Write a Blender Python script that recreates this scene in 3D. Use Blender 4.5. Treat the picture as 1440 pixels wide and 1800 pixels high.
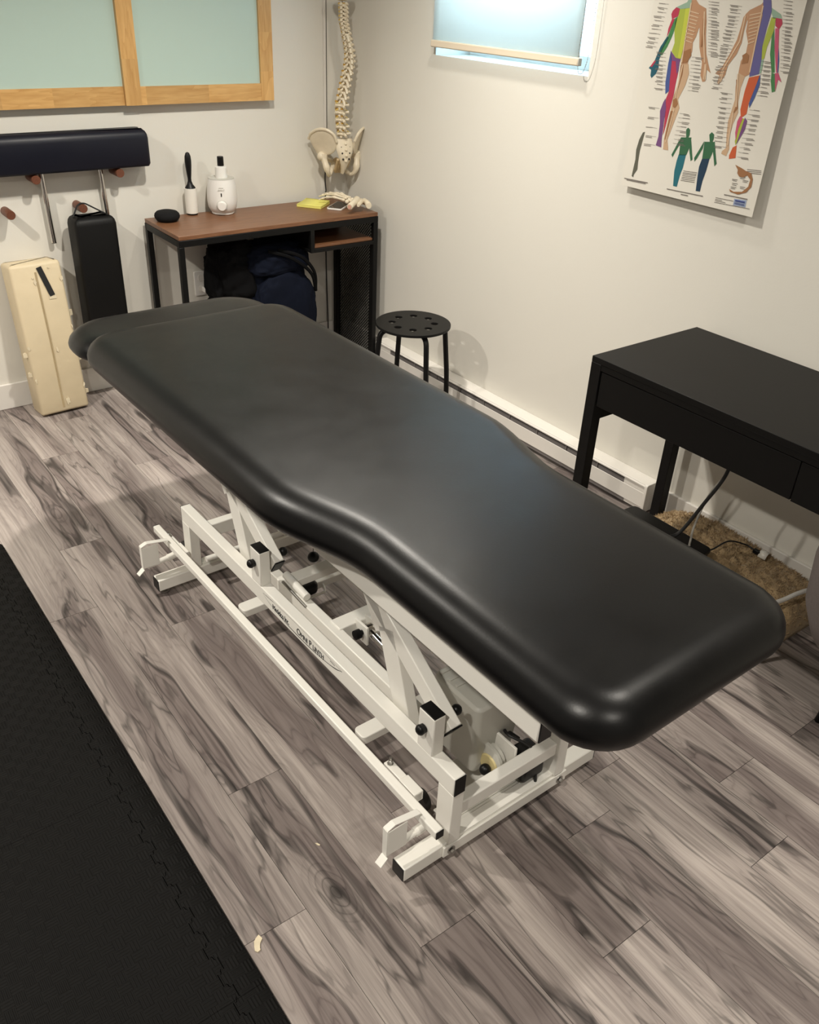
import bpy, bmesh, math, random
from mathutils import Vector, Matrix, Euler, noise

# ------------------------------------------------------------------ scene reset
for _o in list(bpy.data.objects):
    bpy.data.objects.remove(_o, do_unlink=True)
SC = bpy.context.scene
C = SC.collection
R = math.radians
random.seed(7)

# ------------------------------------------------------------------ camera
CAM_POS = (-2.48985, -3.83460, 1.68929)
CAM_ROT = (1.020495, 0.0, -0.664873)      # pitch, -, yaw
CAM_ROLL = 0.049301
FOCAL_PX = 1524.39
cam_data = bpy.data.cameras.new('camera')
cam = bpy.data.objects.new('camera', cam_data)
C.objects.link(cam)
cam_data.sensor_fit = 'VERTICAL'
cam_data.sensor_height = 24.0
cam_data.lens = FOCAL_PX / 1800.0 * 24.0
cam_data.clip_start = 0.02
cam.matrix_world = (Matrix.Translation(CAM_POS) @ Matrix.Rotation(CAM_ROT[2], 4, 'Z')
                    @ Matrix.Rotation(CAM_ROT[0], 4, 'X') @ Matrix.Rotation(CAM_ROLL, 4, 'Z'))
SC.camera = cam

# ------------------------------------------------------------------ world: overcast daylight sky outside the window
world = bpy.data.worlds.new('daylight')
SC.world = world
world.use_nodes = True
_bg = world.node_tree.nodes['Background']
_bg.inputs['Color'].default_value = (0.42, 0.72, 1.0, 1)
_bg.inputs['Strength'].default_value = 11.0

# ------------------------------------------------------------------ exposure
SC.view_settings.view_transform = 'Standard'
SC.view_settings.look = 'None'
SC.view_settings.gamma = 1.0
SC.view_settings.use_curve_mapping = False
SC.view_settings.exposure = 0.10

# ------------------------------------------------------------------ ceiling downlights (positions of the room's own lamps)
CEIL = 2.32
LAMPS = [(-2.92, -1.25, 40.0), (-1.10, -1.38, 29.0), (-0.42, -1.32, 6.0), (-2.95, -3.35, 29.0), (-0.80, -3.35, 12.0), (-1.9, -4.7, 16.0)]
LAMP_COLOR = (1.0, 0.94, 0.84)

# ------------------------------------------------------------------ mesh helpers
def T(o, label, cat=None, group=None, kind=None):
    o['label'] = label
    if cat: o['category'] = cat
    if group: o['group'] = group
    if kind: o['kind'] = kind
    return o

def thing(name, label, cat, loc=(0, 0, 0), rot=(0, 0, 0), group=None):
    o = bpy.data.objects.new(name, None)
    C.objects.link(o)
    o.empty_display_size = 0.05
    o.location = loc
    o.rotation_euler = rot
    return T(o, label, cat, group)

def obj(name, bm, mat, parent=None, bevel=0.0, smooth=True, sub=0, seg=2, sharp=35, loc=None):
    me = bpy.data.meshes.new(name)
    bmesh.ops.recalc_face_normals(bm, faces=bm.faces[:])
    bm.to_mesh(me); bm.free()
    if smooth:
        for p in me.polygons: p.use_smooth = True
        me.set_sharp_from_angle(angle=R(sharp))
    o = bpy.data.objects.new(name, me)
    C.objects.link(o)
    if mat: me.materials.append(mat)
    if parent: o.parent = parent
    if loc: o.location = loc
    if bevel:
        m = o.modifiers.new('bevel', 'BEVEL'); m.width = bevel; m.segments = seg
        m.limit_method = 'ANGLE'; m.angle_limit = R(35)
    if sub:
        m = o.modifiers.new('sub', 'SUBSURF'); m.levels = sub; m.render_levels = sub
    return o

def struct(name, bm, mat, parent=None, label=None, **k):
    o = obj(name, bm, mat, parent, **k)
    if not parent: o['kind'] = 'structure'
    if label: o['label'] = label
    return o

def B():
    return bmesh.new()

def box(bm, x0, x1, y0, y1, z0, z1, M=None):
    v = [bm.verts.new((x, y, z)) for z in (z0, z1) for y in (y0, y1) for x in (x0, x1)]
    if M is not None:
        for w in v: w.co = M @ w.co
    for f in ((0, 2, 3, 1), (4, 5, 7, 6), (0, 1, 5, 4), (1, 3, 7, 5), (3, 2, 6, 7), (2, 0, 4, 6)):
        bm.faces.new([v[i] for i in f])
    return bm

def beam(bm, p0, p1, w, h, side=(1, 0, 0)):
    """rectangular bar from p0 to p1; w along `side`, h across both"""
    p0 = Vector(p0); p1 = Vector(p1); d = p1 - p0; L = d.length; d.normalize()
    s = Vector(side); s = (s - d * s.dot(d)).normalized(); u = d.cross(s).normalized()
    M = Matrix(((s.x, d.x, u.x, p0.x), (s.y, d.y, u.y, p0.y), (s.z, d.z, u.z, p0.z), (0, 0, 0, 1)))
    return box(bm, -w / 2, w / 2, 0, L, -h / 2, h / 2, M)

def tube(bm, pts, r, n=10, closed=False, cap=True):
    pts = [Vector(p) for p in pts]; N = len(pts)
    rr = r if isinstance(r, (list, tuple)) else [r] * N
    rings = []; up = None
    for i, p in enumerate(pts):
        if closed: d = pts[(i + 1) % N] - pts[i - 1]
        else: d = pts[min(i + 1, N - 1)] - pts[max(i - 1, 0)]
        if d.length < 1e-9: d = Vector((0, 0, 1))
        d.normalize()
        if up is None:
            up = Vector((0, 0, 1)) if abs(d.z) < .9 else Vector((1, 0, 0))
        up = (up - d * up.dot(d))
        if up.length < 1e-6: up = d.orthogonal()
        up.normalize(); s = d.cross(up)
        rings.append([bm.verts.new(p + (up * math.cos(a) + s * math.sin(a)) * rr[i]) for a in [2 * math.pi * k / n for k in range(n)]])
    M = N if closed else N - 1
    for i in range(M):
        a, b = rings[i], rings[(i + 1) % N]
        for k in range(n):
            bm.faces.new((a[k], a[(k + 1) % n], b[(k + 1) % n], b[k]))
    if cap and not closed:
        bm.faces.new(list(reversed(rings[0]))); bm.faces.new(rings[-1])
    return bm

def capsule(bm, p0, p1, r0, r1, n=10):
    p0 = Vector(p0); p1 = Vector(p1); d = (p1 - p0).normalized(); P = []; Q = []
    for a in (-80, -55, -25): P.append(p0 + d * r0 * math.sin(R(a))); Q.append(r0 * math.cos(R(a)))
    P.append(p0); Q.append(r0); P.append(p1); Q.append(r1)
    for a in (25, 55, 80): P.append(p1 + d * r1 * math.sin(R(a))); Q.append(r1 * math.cos(R(a)))
    return tube(bm, P, Q, n)

def arc_path(pts, rad, n=6):
    """polyline with rounded corners"""
    pts = [Vector(p) for p in pts]; out = [pts[0]]
    for i in range(1, len(pts) - 1):
        a, b, c = pts[i - 1], pts[i], pts[i + 1]
        u = (a - b); v = (c - b); k = min(rad, u.length * .49, v.length * .49)
        u.normalize(); v.normalize(); s = b + u * k; e = b + v * k
        for j in range(n + 1):
            t = j / n; out.append(s * (1 - t) ** 2 + b * 2 * t * (1 - t) + e * t * t)
    out.append(pts[-1]); return out

def spline(pts, n=8):
    """Catmull-Rom through points"""
    P = [Vector(p) for p in pts]; P = [P[0] * 2 - P[1]] + P + [P[-1] * 2 - P[-2]]; out = []
    for i in range(1, len(P) - 2):
        for j in range(n):
            t = j / n; a, b, c, d = P[i - 1], P[i], P[i + 1], P[i + 2]
            out.append(.5 * ((2 * b) + (c - a) * t + (2 * a - 5 * b + 4 * c - d) * t * t + (3 * b - a - 3 * c + d) * t ** 3))
    out.append(P[-2]); return out

def lathe(bm, prof, n=32, c=(0, 0, 0), axis='z'):
    """prof: (radius, height) from bottom to top"""
    rings = []
    for r, z in prof:
        if r < 1e-6:
            rings.append([bm.verts.new(_ax((0, 0, z), c, axis))])
        else:
            rings.append([bm.verts.new(_ax((r * math.cos(2 * math.pi * k / n), r * math.sin(2 * math.pi * k / n), z), c, axis)) for k in range(n)])
    for a, b in zip(rings, rings[1:]):
        for k in range(n):
            q = []
            for v in (a[k % len(a)], a[(k + 1) % len(a)], b[(k + 1) % len(b)], b[k % len(b)]):
                if v not in q: q.append(v)
            if len(q) > 2: bm.faces.new(q)
    if len(rings[0]) > 1: bm.faces.new(list(reversed(rings[0])))
    if len(rings[-1]) > 1: bm.faces.new(rings[-1])
    return bm

def _ax(v, c, axis):
    x, y, z = v
    if axis == 'x': x, y, z = z, x, y
    elif axis == 'y': x, y, z = y, z, x
    elif axis == '-y': x, y, z = x, -z, y
    return (x + c[0], y + c[1], z + c[2])

def ball(bm, c, r, n=14, m=8, sz=(1, 1, 1)):
    prof = [(r * math.cos(a) , r * math.sin(a)) for a in [-math.pi / 2 + math.pi * k / m for k in range(m + 1)]]
    k0 = len(bm.verts)
    b2 = B(); lathe(b2, [(max(p[0], 0) if abs(p[0]) > 1e-7 else 0, p[1]) for p in prof], n)
    add(bm, b2, Matrix.Translation(c) @ Matrix.Diagonal((*sz, 1))); return bm

def add(bm, other, M=None):
    mp = {}
    for v in other.verts: mp[v] = bm.verts.new((M @ v.co) if M is not None else v.co)
    for f in other.faces:
        try: bm.faces.new([mp[v] for v in f.verts])
        except ValueError: pass
    other.free(); return bm

def prism(bm, poly, z0, z1, M=None):
    a = [bm.verts.new((x, y, z0)) for x, y in poly]; b = [bm.verts.new((x, y, z1)) for x, y in poly]
    if M is not None:
        for v in a + b: v.co = M @ v.co
    n = len(poly)
    bm.faces.new(list(reversed(a))); bm.faces.new(b)
    for i in range(n): bm.faces.new((a[i], a[(i + 1) % n], b[(i + 1) % n], b[i]))
    return bm

def rrect(x0, x1, y0, y1, r, n=6):
    out = []
    for cx, cy, a0 in ((x1 - r, y1 - r, 0), (x0 + r, y1 - r, 90), (x0 + r, y0 + r, 180), (x1 - r, y0 + r, 270)):
        for k in range(n + 1):
            a = R(a0 + 90 * k / n); out.append((cx + r * math.cos(a), cy + r * math.sin(a)))
    return out

def offset_poly(poly, d):
    """inset a closed ccw polygon by d along vertex normals"""
    n = len(poly); out = []
    for i in range(n):
        a, b, c = poly[i - 1], poly[i], poly[(i + 1) % n]
        t = Vector((c[0] - a[0], c[1] - a[1]));
        if t.length < 1e-9: t = Vector((1, 0))
        t.normalize(); out.append((b[0] - t.y * d, b[1] + t.x * d))
    return out

def padded(bm, poly, prof, M=None):
    """cushion from plan outline and profile of (inset, z); flat top and bottom"""
    rings = []
    for ins, z in prof:
        q = offset_poly(poly, ins) if ins else poly
        rings.append([bm.verts.new((x, y, z)) for x, y in q])
    n = len(poly)
    for a, b in zip(rings, rings[1:]):
        for i in range(n): bm.faces.new((a[i], a[(i + 1) % n], b[(i + 1) % n], b[i]))
    bm.faces.new(list(reversed(rings[0]))); bm.faces.new(rings[-1])
    if M is not None:
        for r_ in rings:
            for v in r_: v.co = M @ v.co
    return bm

def text_mesh(txt, size, mat, name, parent, M, extrude=0.0004, spacing=1.0):
    cu = bpy.data.curves.new(name, 'FONT'); cu.body = txt; cu.size = size; cu.extrude = extrude
    cu.space_character = spacing
    o = bpy.data.objects.new('tmp_text', cu); C.objects.link(o)
    dg = bpy.context.evaluated_depsgraph_get()
    me = bpy.data.meshes.new_from_object(o.evaluated_get(dg))
    bpy.data.objects.remove(o, do_unlink=True)
    me.transform(M); me.materials.clear(); me.materials.append(mat)
    t = bpy.data.objects.new(name, me); C.objects.link(t); t.parent = parent
    return t

# ------------------------------------------------------------------ materials
def mat(name, col, rough=.5, metal=0.0, spec=.5, bump=None, vary=None, coat=0.0, trans=0.0, sheen=0.0, emit=None):
    """bump=(scale, strength[, detail]); vary=(scale, amount)"""
    m = bpy.data.materials.new(name); m.use_nodes = True
    nt = m.node_tree; b = nt.nodes['Principled BSDF']
    b.inputs['Base Color'].default_value = (*col, 1); b.inputs['Roughness'].default_value = rough
    b.inputs['Metallic'].default_value = metal; b.inputs['Specular IOR Level'].default_value = spec
    if coat: b.inputs['Coat Weight'].default_value = coat; b.inputs['Coat Roughness'].default_value = .25
    if trans: b.inputs['Transmission Weight'].default_value = trans
    if sheen: b.inputs['Sheen Weight'].default_value = sheen
    if emit: b.inputs['Emission Color'].default_value = (*emit[0], 1); b.inputs['Emission Strength'].default_value = emit[1]
    if bump or vary:
        tc = nt.nodes.new('ShaderNodeTexCoord')
    if vary:
        n = nt.nodes.new('ShaderNodeTexNoise'); n.inputs['Scale'].default_value = vary[0]; n.inputs['Detail'].default_value = 5
        nt.links.new(tc.outputs['Object'], n.inputs['Vector'])
        mx = nt.nodes.new('ShaderNodeMix'); mx.data_type = 'RGBA'
        a = vary[1]
        mx.inputs[6].default_value = (*[c * (1 - a) for c in col], 1); mx.inputs[7].default_value = (*[min(1, c * (1 + a)) for c in col], 1)
        nt.links.new(n.outputs['Fac'], mx.inputs[0]); nt.links.new(mx.outputs[2], b.inputs['Base Color'])
    if bump:
        n = nt.nodes.new('ShaderNodeTexNoise'); n.inputs['Scale'].default_value = bump[0]; n.inputs['Detail'].default_value = bump[2] if len(bump) > 2 else 3
        nt.links.new(tc.outputs['Object'], n.inputs['Vector'])
        bp = nt.nodes.new('ShaderNodeBump'); bp.inputs['Strength'].default_value = bump[1]; bp.inputs['Distance'].default_value = .002
        nt.links.new(n.outputs['Fac'], bp.inputs['Height']); nt.links.new(bp.outputs['Normal'], b.inputs['Normal'])
    return m

class NT:
    """tiny node builder"""
    def __init__(s, name):
        s.m = bpy.data.materials.new(name); s.m.use_nodes = True; s.t = s.m.node_tree
        s.b = s.t.nodes['Principled BSDF']
    def n(s, kind, **inp):
        nd = s.t.nodes.new('ShaderNode' + kind)
        for k, v in inp.items():
            if k.startswith('_'): setattr(nd, k[1:], v)
            else: s.set(nd.inputs[k.replace('__', ' ')], v)
        return nd
    def set(s, sock, v):
        if isinstance(v, bpy.types.NodeSocket): s.t.links.new(v, sock)
        else: sock.default_value = v
    def math(s, op, a, b=None, c=None, clamp=False):
        nd = s.t.nodes.new('ShaderNodeMath'); nd.operation = op; nd.use_clamp = clamp
        s.set(nd.inputs[0], a)
        if b is not None: s.set(nd.inputs[1], b)
        if c is not None: s.set(nd.inputs[2], c)
        return nd.outputs[0]
    def vmath(s, op, a, b=None):
        nd = s.t.nodes.new('ShaderNodeVectorMath'); nd.operation = op
        s.set(nd.inputs[0], a)
        if b is not None: s.set(nd.inputs[1], b)
        return nd.outputs[0]
    def mix(s, f, a, b, mode='MIX'):
        nd = s.t.nodes.new('ShaderNodeMix'); nd.data_type = 'RGBA'; nd.blend_type = mode
        s.set(nd.inputs[0], f)
        for i, v in ((6, a), (7, b)):
            if isinstance(v, tuple) and len(v) == 3: v = (*v, 1)
            s.set(nd.inputs[i], v)
        return nd.outputs[2]
    def ramp(s, f, stops):
        nd = s.t.nodes.new('ShaderNodeValToRGB'); cr = nd.color_ramp
        while len(cr.elements) < len(stops): cr.elements.new(.5)
        for e, (p, c) in zip(cr.elements, stops):
            e.position = p; e.color = (c, c, c, 1) if isinstance(c, (int, float)) else (*c, 1)
        s.t.links.new(f, nd.inputs[0]); return nd.outputs[0]
    def bump(s, h, strength, dist=.002):
        nd = s.n('Bump', Strength=strength, Distance=dist, Height=h)
        s.t.links.new(nd.outputs[0], s.b.inputs['Normal'])

def plank_material():
    s = NT('grey_wood_plank')
    tc = s.n('TexCoord'); oi = s.n('ObjectInfo')
    rnd = oi.outputs['Random']
    off = s.n('CombineXYZ', X=s.math('MULTIPLY', rnd, 37.0), Y=s.math('MULTIPLY', rnd, 91.0), Z=s.math('MULTIPLY', rnd, 53.0)).outputs[0]
    co = tc.outputs['Object']
    v1 = s.vmath('ADD', s.vmath('MULTIPLY', co, (1.0, .115, 1.0)), off)
    warp = s.n('TexNoise', Vector=v1, Scale=5.0, Detail=3.0)
    w = s.vmath('SCALE', s.vmath('SUBTRACT', warp.outputs['Color'], (.5, .5, .5))); w.node.inputs[3].default_value = .075
    v2 = s.vmath('ADD', v1, w)
    # broad heartwood / sapwood figure
    big = s.n('TexNoise', Vector=v2, Scale=9.0, Detail=2.5, Roughness=.5).outputs['Fac']
    heart = s.ramp(big, [(.38, 0.0), (.50, .42), (.56, .55), (.575, .95), (.70, 1.0)])
    # contour-like cathedral grain
    ring = s.math('FRACT', s.math('MULTIPLY', big, 27.0))
    ring = s.ramp(ring, [(0, .0), (.16, .75), (.6, 1.0), (.90, .6), (1, 0)])
    # fine streaks
    v3 = s.vmath('ADD', s.vmath('MULTIPLY', v2, (1.0, .18, 1.0)), off)
    fine = s.n('TexNoise', Vector=v3, Scale=95.0, Detail=4.0, Roughness=.65).outputs['Fac']
    fine = s.ramp(fine, [(.40, 0), (.62, 1)])
    # dark mineral cracks along the contour edge
    edge = s.ramp(big, [(.545, 1), (.572, .25), (.582, .35), (.60, 1)])
    str2 = s.n('TexNoise', Vector=v3, Scale=30.0, Detail=3.0).outputs['Fac']
    edge = s.math('MAXIMUM', edge, s.ramp(str2, [(.42, 0), (.56, 1)]))
    # thin dark veins that wander along the board
    vn = s.n('TexNoise', Vector=s.vmath('ADD', v2, off), Scale=13.0, Detail=3.0, Roughness=.55).outputs['Fac']
    vein = s.ramp(s.math('ABSOLUTE', s.math('SUBTRACT', vn, .5)), [(0.0, .50), (.006, .62), (.020, 1.0)])
    vmask = s.ramp(s.n('TexNoise', Vector=v1, Scale=4.0, Detail=1.0).outputs['Fac'], [(.42, 1), (.52, 0)])
    vein = s.math('MAXIMUM', vein, vmask)
    # knots
    vk = s.vmath('ADD', s.vmath('MULTIPLY', co, (1.0, .5, 1.0)), off)
    vor = s.n('TexVoronoi', Vector=s.vmath('ADD', vk, w), Scale=2.6)
    kd = s.math('MULTIPLY', vor.outputs['Distance'], 1.0)
    knot = s.ramp(kd, [(0.0, .12), (.022, .3), (.05, .95), (.06, 1)])
    kring = s.math('FRACT', s.math('MULTIPLY', kd, 36.0))
    kmask = s.ramp(kd, [(.05, 1), (.16, 0)])
    kring = s.math('ADD', s.math('MULTIPLY', s.math('SUBTRACT', s.ramp(kring, [(0, .4), (.3, 1), (1, .8)]), 1.0), kmask), 1.0)
    light = (.420, .368, .335); mid = (.212, .176, .163); dark = (.084, .063, .060)
    base = s.mix(heart, light, mid)
    base = s.mix(s.math('MULTIPLY', s.math('SUBTRACT', 1.0, ring), s.math('ADD', s.math('MULTIPLY', heart, .50), .10)), base, dark)
    base = s.mix(s.math('MULTIPLY', fine, .42), base, dark)
    g = s.n('CombineColor', Red=edge, Green=edge, Blue=edge).outputs[0]
    base = s.mix(1.0, base, g, 'MULTIPLY')
    kk = s.math('MULTIPLY', s.math('MULTIPLY', knot, kring), vein)
    base = s.mix(1.0, base, s.n('CombineColor', Red=kk, Green=kk, Blue=kk).outputs[0], 'MULTIPLY')
    tone = s.math('ADD', s.math('MULTIPLY', s.math('FRACT', s.math('MULTIPLY', rnd, 17.3)), .28), .86)
    base = s.mix(1.0, base, s.n('CombineColor', Red=tone, Green=tone, Blue=tone).outputs[0], 'MULTIPLY')
    s.t.links.new(base, s.b.inputs['Base Color'])
    s.b.inputs['Roughness'].default_value = .52; s.b.inputs['Specular IOR Level'].default_value = .35
    s.bump(s.math('MULTIPLY', fine, edge), .12, .001)
    return s.m

def wood_material(name, light, dark, rough, axis_scale, scale=9.0, blocks=False, rnd_tone=False):
    s = NT(name)
    tc = s.n('TexCoord'); co = tc.outputs['Object']
    if rnd_tone:
        oi = s.n('ObjectInfo'); co = s.vmath('ADD', co, s.n('CombineXYZ', X=s.math('MULTIPLY', oi.outputs['Random'], 31.0), Y=s.math('MULTIPLY', oi.outputs['Random'], 17.0), Z=0.0).outputs[0])
    v = s.vmath('MULTIPLY', co, axis_scale)
    a = s.n('TexNoise', Vector=v, Scale=scale, Detail=4.0, Distortion=.6).outputs['Fac']
    ring = s.math('FRACT', s.math('MULTIPLY', a, 9.0))
    f = s.n('TexNoise', Vector=v, Scale=scale * 9, Detail=3.0).outputs['Fac']
    k = s.math('ADD', s.math('MULTIPLY', ring, .45), s.math('MULTIPLY', s.ramp(f, [(.35, 0), (.65, 1)]), .5))
    base = s.mix(k, light, dark)
    if rnd_tone:
        tone = s.math('ADD', s.math('MULTIPLY', oi.outputs['Random'], .3), .82)
        base = s.mix(1.0, base, s.n('CombineColor', Red=tone, Green=tone, Blue=tone).outputs[0], 'MULTIPLY')
    s.t.links.new(base, s.b.inputs['Base Color']); s.b.inputs['Roughness'].default_value = rough
    s.bump(f, .08, .001)
    return s.m

def vinyl_material(name, col, rough, bscale=260.0, spec=.6):
    s = NT(name); tc = s.n('TexCoord'); co = tc.outputs['Object']
    vo = s.n('TexVoronoi', Vector=co, Scale=bscale).outputs['Distance']
    no = s.n('TexNoise', Vector=co, Scale=9.0, Detail=4.0).outputs['Fac']
    s.b.inputs['Base Color'].default_value = (*col, 1)
    s.t.links.new(s.math('ADD', s.math('MULTIPLY', no, .16), rough - .08), s.b.inputs['Roughness'])
    s.b.inputs['Specular IOR Level'].default_value = spec
    h = s.math('ADD', s.math('MULTIPLY', vo, .25), s.math('MULTIPLY', no, 1.2))
    s.bump(h, .10, .0015)
    return s.m

def foam_material():
    """black EVA foam with a small basket-weave relief"""
    s = NT('black_foam'); tc = s.n('TexCoord'); co = tc.outputs['Object']
    ch = s.n('TexChecker', Vector=s.vmath('MULTIPLY', co, (1, 1, 0)), Scale=42.0).outputs['Fac']
    sx = s.n('SeparateXYZ', Vector=co)
    wa = s.math('SINE', s.math('MULTIPLY', sx.outputs[0], 900.0)); wb = s.math('SINE', s.math('MULTIPLY', sx.outputs[1], 900.0))
    h = s.math('ADD', s.math('MULTIPLY', wa, ch), s.math('MULTIPLY', wb, s.math('SUBTRACT', 1.0, ch)))
    s.b.inputs['Base Color'].default_value = (.0030, .0028, .0026, 1)
    s.b.inputs['Roughness'].default_value = .60; s.b.inputs['Specular IOR Level'].default_value = .09
    s.bump(s.math('ADD', s.math('MULTIPLY', h, .4), s.math('MULTIPLY', ch, .5)), .9, .0016)
    return s.m

M_wall = mat('warm_white_paint', (.72, .695, .63), .62, spec=.35, bump=(140, .10), vary=(1.3, .02))
M_ceil = mat('ceiling_paint', (.52, .51, .49), .8)
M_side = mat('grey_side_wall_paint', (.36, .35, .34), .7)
M_base = mat('white_trim_paint', (.74, .71, .66), .4)
M_plank = plank_material()
M_gap = mat('dark_joint', (.05, .04, .035), .8)
M_white = mat('white_powder_coat', (.84, .82, .76), .30, spec=.5)
M_blackcap = mat('black_plastic', (.004, .004, .004), .40, spec=.3)
M_vinyl = vinyl_material('black_vinyl', (.0025, .0025, .0027), .36, spec=.30)
M_vinyl2 = vinyl_material('black_bolster_vinyl', (.003, .003, .003), .50, spec=.25)
M_navy = vinyl_material('navy_vinyl', (.0045, .0055, .013), .42, spec=.35)
M_chrome = mat('chrome', (.75, .73, .70), .12, metal=1.0)
M_steel = mat('zinc_steel', (.42, .41, .39), .35, metal=1.0)
M_greyplast = mat('grey_plastic', (.52, .51, .46), .45)
M_blackmetal = mat('black_powder_coat', (.0035, .0035, .0035), .45, spec=.22)
M_blackpaint = mat('black_lacquer', (.0040, .0036, .0034), .50, spec=.20, bump=(60, .05))
M_ply = mat('dark_deck_board', (.02, .018, .016), .7)
M_foam = foam_material()
M_pine = wood_material('pine_frame', (.66, .40, .155), (.50, .27, .085), .42, (1, 1, .12), 10.0, rnd_tone=True)
M_pine_h = wood_material('pine_frame_rail', (.66, .40, .155), (.50, .27, .085), .42, (.12, 1, 1), 10.0, rnd_tone=True)
M_walnut = wood_material('brown_desk_wood', (.225, .105, .050), (.135, .056, .026), .38, (.10, 1, 1), 14.0)
M_peg = wood_material('walnut_peg', (.17, .060, .030), (.095, .030, .016), .45, (1, .15, 1), 30.0)
M_frost = mat('frosted_glass', (.47, .60, .54), .38, spec=.5, bump=(420, .05))
M_cream = mat('worn_cream_vinyl', (.64, .535, .36), .5, bump=(26, .8, 7), vary=(9, .10))
M_creamtorn = mat('torn_cream_backing', (.68, .59, .42), .8, vary=(60, .2))
M_webbing = mat('black_webbing', (.012, .012, .012), .8)
M_bone = mat('model_bone', (.74, .655, .50), .45, bump=(160, .25), vary=(40, .10))
M_bone2 = mat('model_bone_tan', (.60, .46, .27), .5, bump=(120, .3), vary=(60, .22))
M_disc = mat('amber_disc', (.62, .36, .06), .4)
M_nerve = mat('yellow_nerve', (.68, .53, .18), .45)
M_whiteplast = mat('white_plastic', (.78, .76, .72), .28, spec=.5)
M_paperroll = mat('lint_paper', (.76, .73, .66), .7)
M_puck = mat('charcoal_fabric', (.008, .008, .0085), .9, spec=.2, bump=(900, .3))
M_yellow = mat('yellow_paper', (.80, .75, .19), .65)
M_navyfab = mat('navy_fabric', (.0030, .0050, .0130), .85, spec=.15, bump=(90, .3, 5), vary=(6, .35))
M_blackfab = mat('black_fabric', (.003, .003, .0035), .9, spec=.15, bump=(80, .3))
M_paper = mat('poster_paper', (.70, .67, .60), .30, spec=.5)
M_glass = mat('phone_glass', (.03, .02, .018), .1)
M_fleece = mat('beige_fleece', (.40, .285, .155), .95, bump=(130, 1.0, 6), vary=(22, .28), sheen=.2)
M_greyfab = mat('grey_upholstery', (.115, .095, .088), .9, bump=(420, .6, 4), vary=(120, .2))
M_cable_b = mat('black_cable', (.006, .006, .006), .5)
M_cable_w = mat('white_cable', (.72, .70, .66), .45)
M_cable_g = mat('grey_cable', (.36, .34, .30), .5)
M_dark = mat('heater_cavity', (.17, .155, .15), .6)

# =================================================================== ROOM
X0, Y0 = -4.40, -5.40            # far left wall and wall behind the camera
WIN = dict(y0=-1.534, y1=-0.683, z0=1.430, z1=1.98)

bm = B(); box(bm, X0, 0, Y0, 0, -.06, -.012)
floor = struct('floor', bm, M_gap, label='grey-brown wood plank floor')
PW, PL = .1467, 1.247
JOINT = {-1: -1.593, 0: -1.229, 1: -1.803, 3: -3.283, 5: -2.937, 7: -3.136}
_meshes = {}
for k in range(-17, 14):
    xa = -1.9365 + k * PW; xb = xa + PW
    if xb <= X0 + .02: continue
    xa = max(xa, X0); xb = min(xb, 0)
    if xb - xa < .01: continue
    j = JOINT.get(k, -1.2 - ((k * 0.618) % 1.0) * PL)
    ys = [j + i * PL for i in range(-6, 6)]
    for ya in ys:
        a = max(ya, Y0); b = min(ya + PL, 0)
        if b - a < .01: continue
        key = (round(xb - xa, 4), round(b - a, 4))
        w, l = (xb - xa) / 2 - .0006, (b - a) / 2 - .0006
        if key not in _meshes:
            me = bpy.data.meshes.new('plank'); q = B(); box(q, -w, w, -l, l, -.010, 0)
            bmesh.ops.bevel(q, geom=[e for e in q.edges if all(v.co.z > -.001 for v in e.verts)], offset=.0007, segments=1)
            q.to_mesh(me); q.free(); me.materials.append(M_plank); _meshes[key] = me
        o = bpy.data.objects.new('plank', _meshes[key]); C.objects.link(o); o.parent = floor
        o.location = ((xa + xb) / 2, (a + b) / 2, 0)

bm = B(); box(bm, X0, .26, 0, .14, -.06, CEIL + .1); struct('wall_back', bm, M_wall, label='warm white painted wall with pegs and desk')
bm = B()
W = WIN
box(bm, 0, .26, Y0, W['y0'], -.06, CEIL + .1); box(bm, 0, .26, W['y1'], 0, -.06, CEIL + .1)
box(bm, 0, .26, W['y0'], W['y1'], -.06, W['z0']); box(bm, 0, .26, W['y0'], W['y1'], W['z1'], CEIL + .1)
struct('wall_right', bm, M_wall, label='warm white painted wall with a small high window', smooth=False)
bm = B(); box(bm, X0 - .14, X0, Y0 - .14, .14, -.06, CEIL + .1); struct('wall_left', bm, M_side)
bm = B(); box(bm, X0, .26, Y0 - .14, Y0, -.06, CEIL + .1); struct('wall_front', bm, M_side)
bm = B(); box(bm, X0 - .14, .26, Y0 - .14, .14, CEIL, CEIL + .08); struct('ceiling', bm, M_ceil)

BBH = .113
bm = B(); box(bm, X0, 0, -.013, 0, 0, BBH); struct('baseboard_back', bm, M_base, bevel=.003, label='white baseboard along the peg wall')
bm = B(); box(bm, -.013, 0, Y0, -2.175, 0, BBH); box(bm, -.013, 0, -.40, -.013, 0, BBH); struct('baseboard_right', bm, M_base, bevel=.003, label='white baseboard under the black desk')

# ---- basement window in the right wall
win = struct('window_1', box(box(box(box(B(), .18, .225, W['y0'], W['y0'] + .045, W['z0'], W['z1']), .18, .225, W['y1'] - .045, W['y1'], W['z0'], W['z1']),
             .18, .225, W['y0'] + .0455, W['y1'] - .0455, W['z0'], W['z0'] + .045), .18, .225, W['y0'] + .0455, W['y1'] - .0455, W['z1'] - .045, W['z1']), M_whiteplast, label='small high window behind the roller blind')
gl = NT('window_pane_glass'); gl.b.inputs['Base Color'].default_value = (1, 1, 1, 1); gl.b.inputs['Roughness'].default_value = 0
gl.b.inputs['Transmission Weight'].default_value = 1.0; gl.b.inputs['IOR'].default_value = 1.02
bm = B(); box(bm, .20, .204, W['y0'] + .045, W['y1'] - .045, W['z0'] + .045, W['z1'] - .045); obj('pane', bm, gl.m, win, smooth=False)

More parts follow.
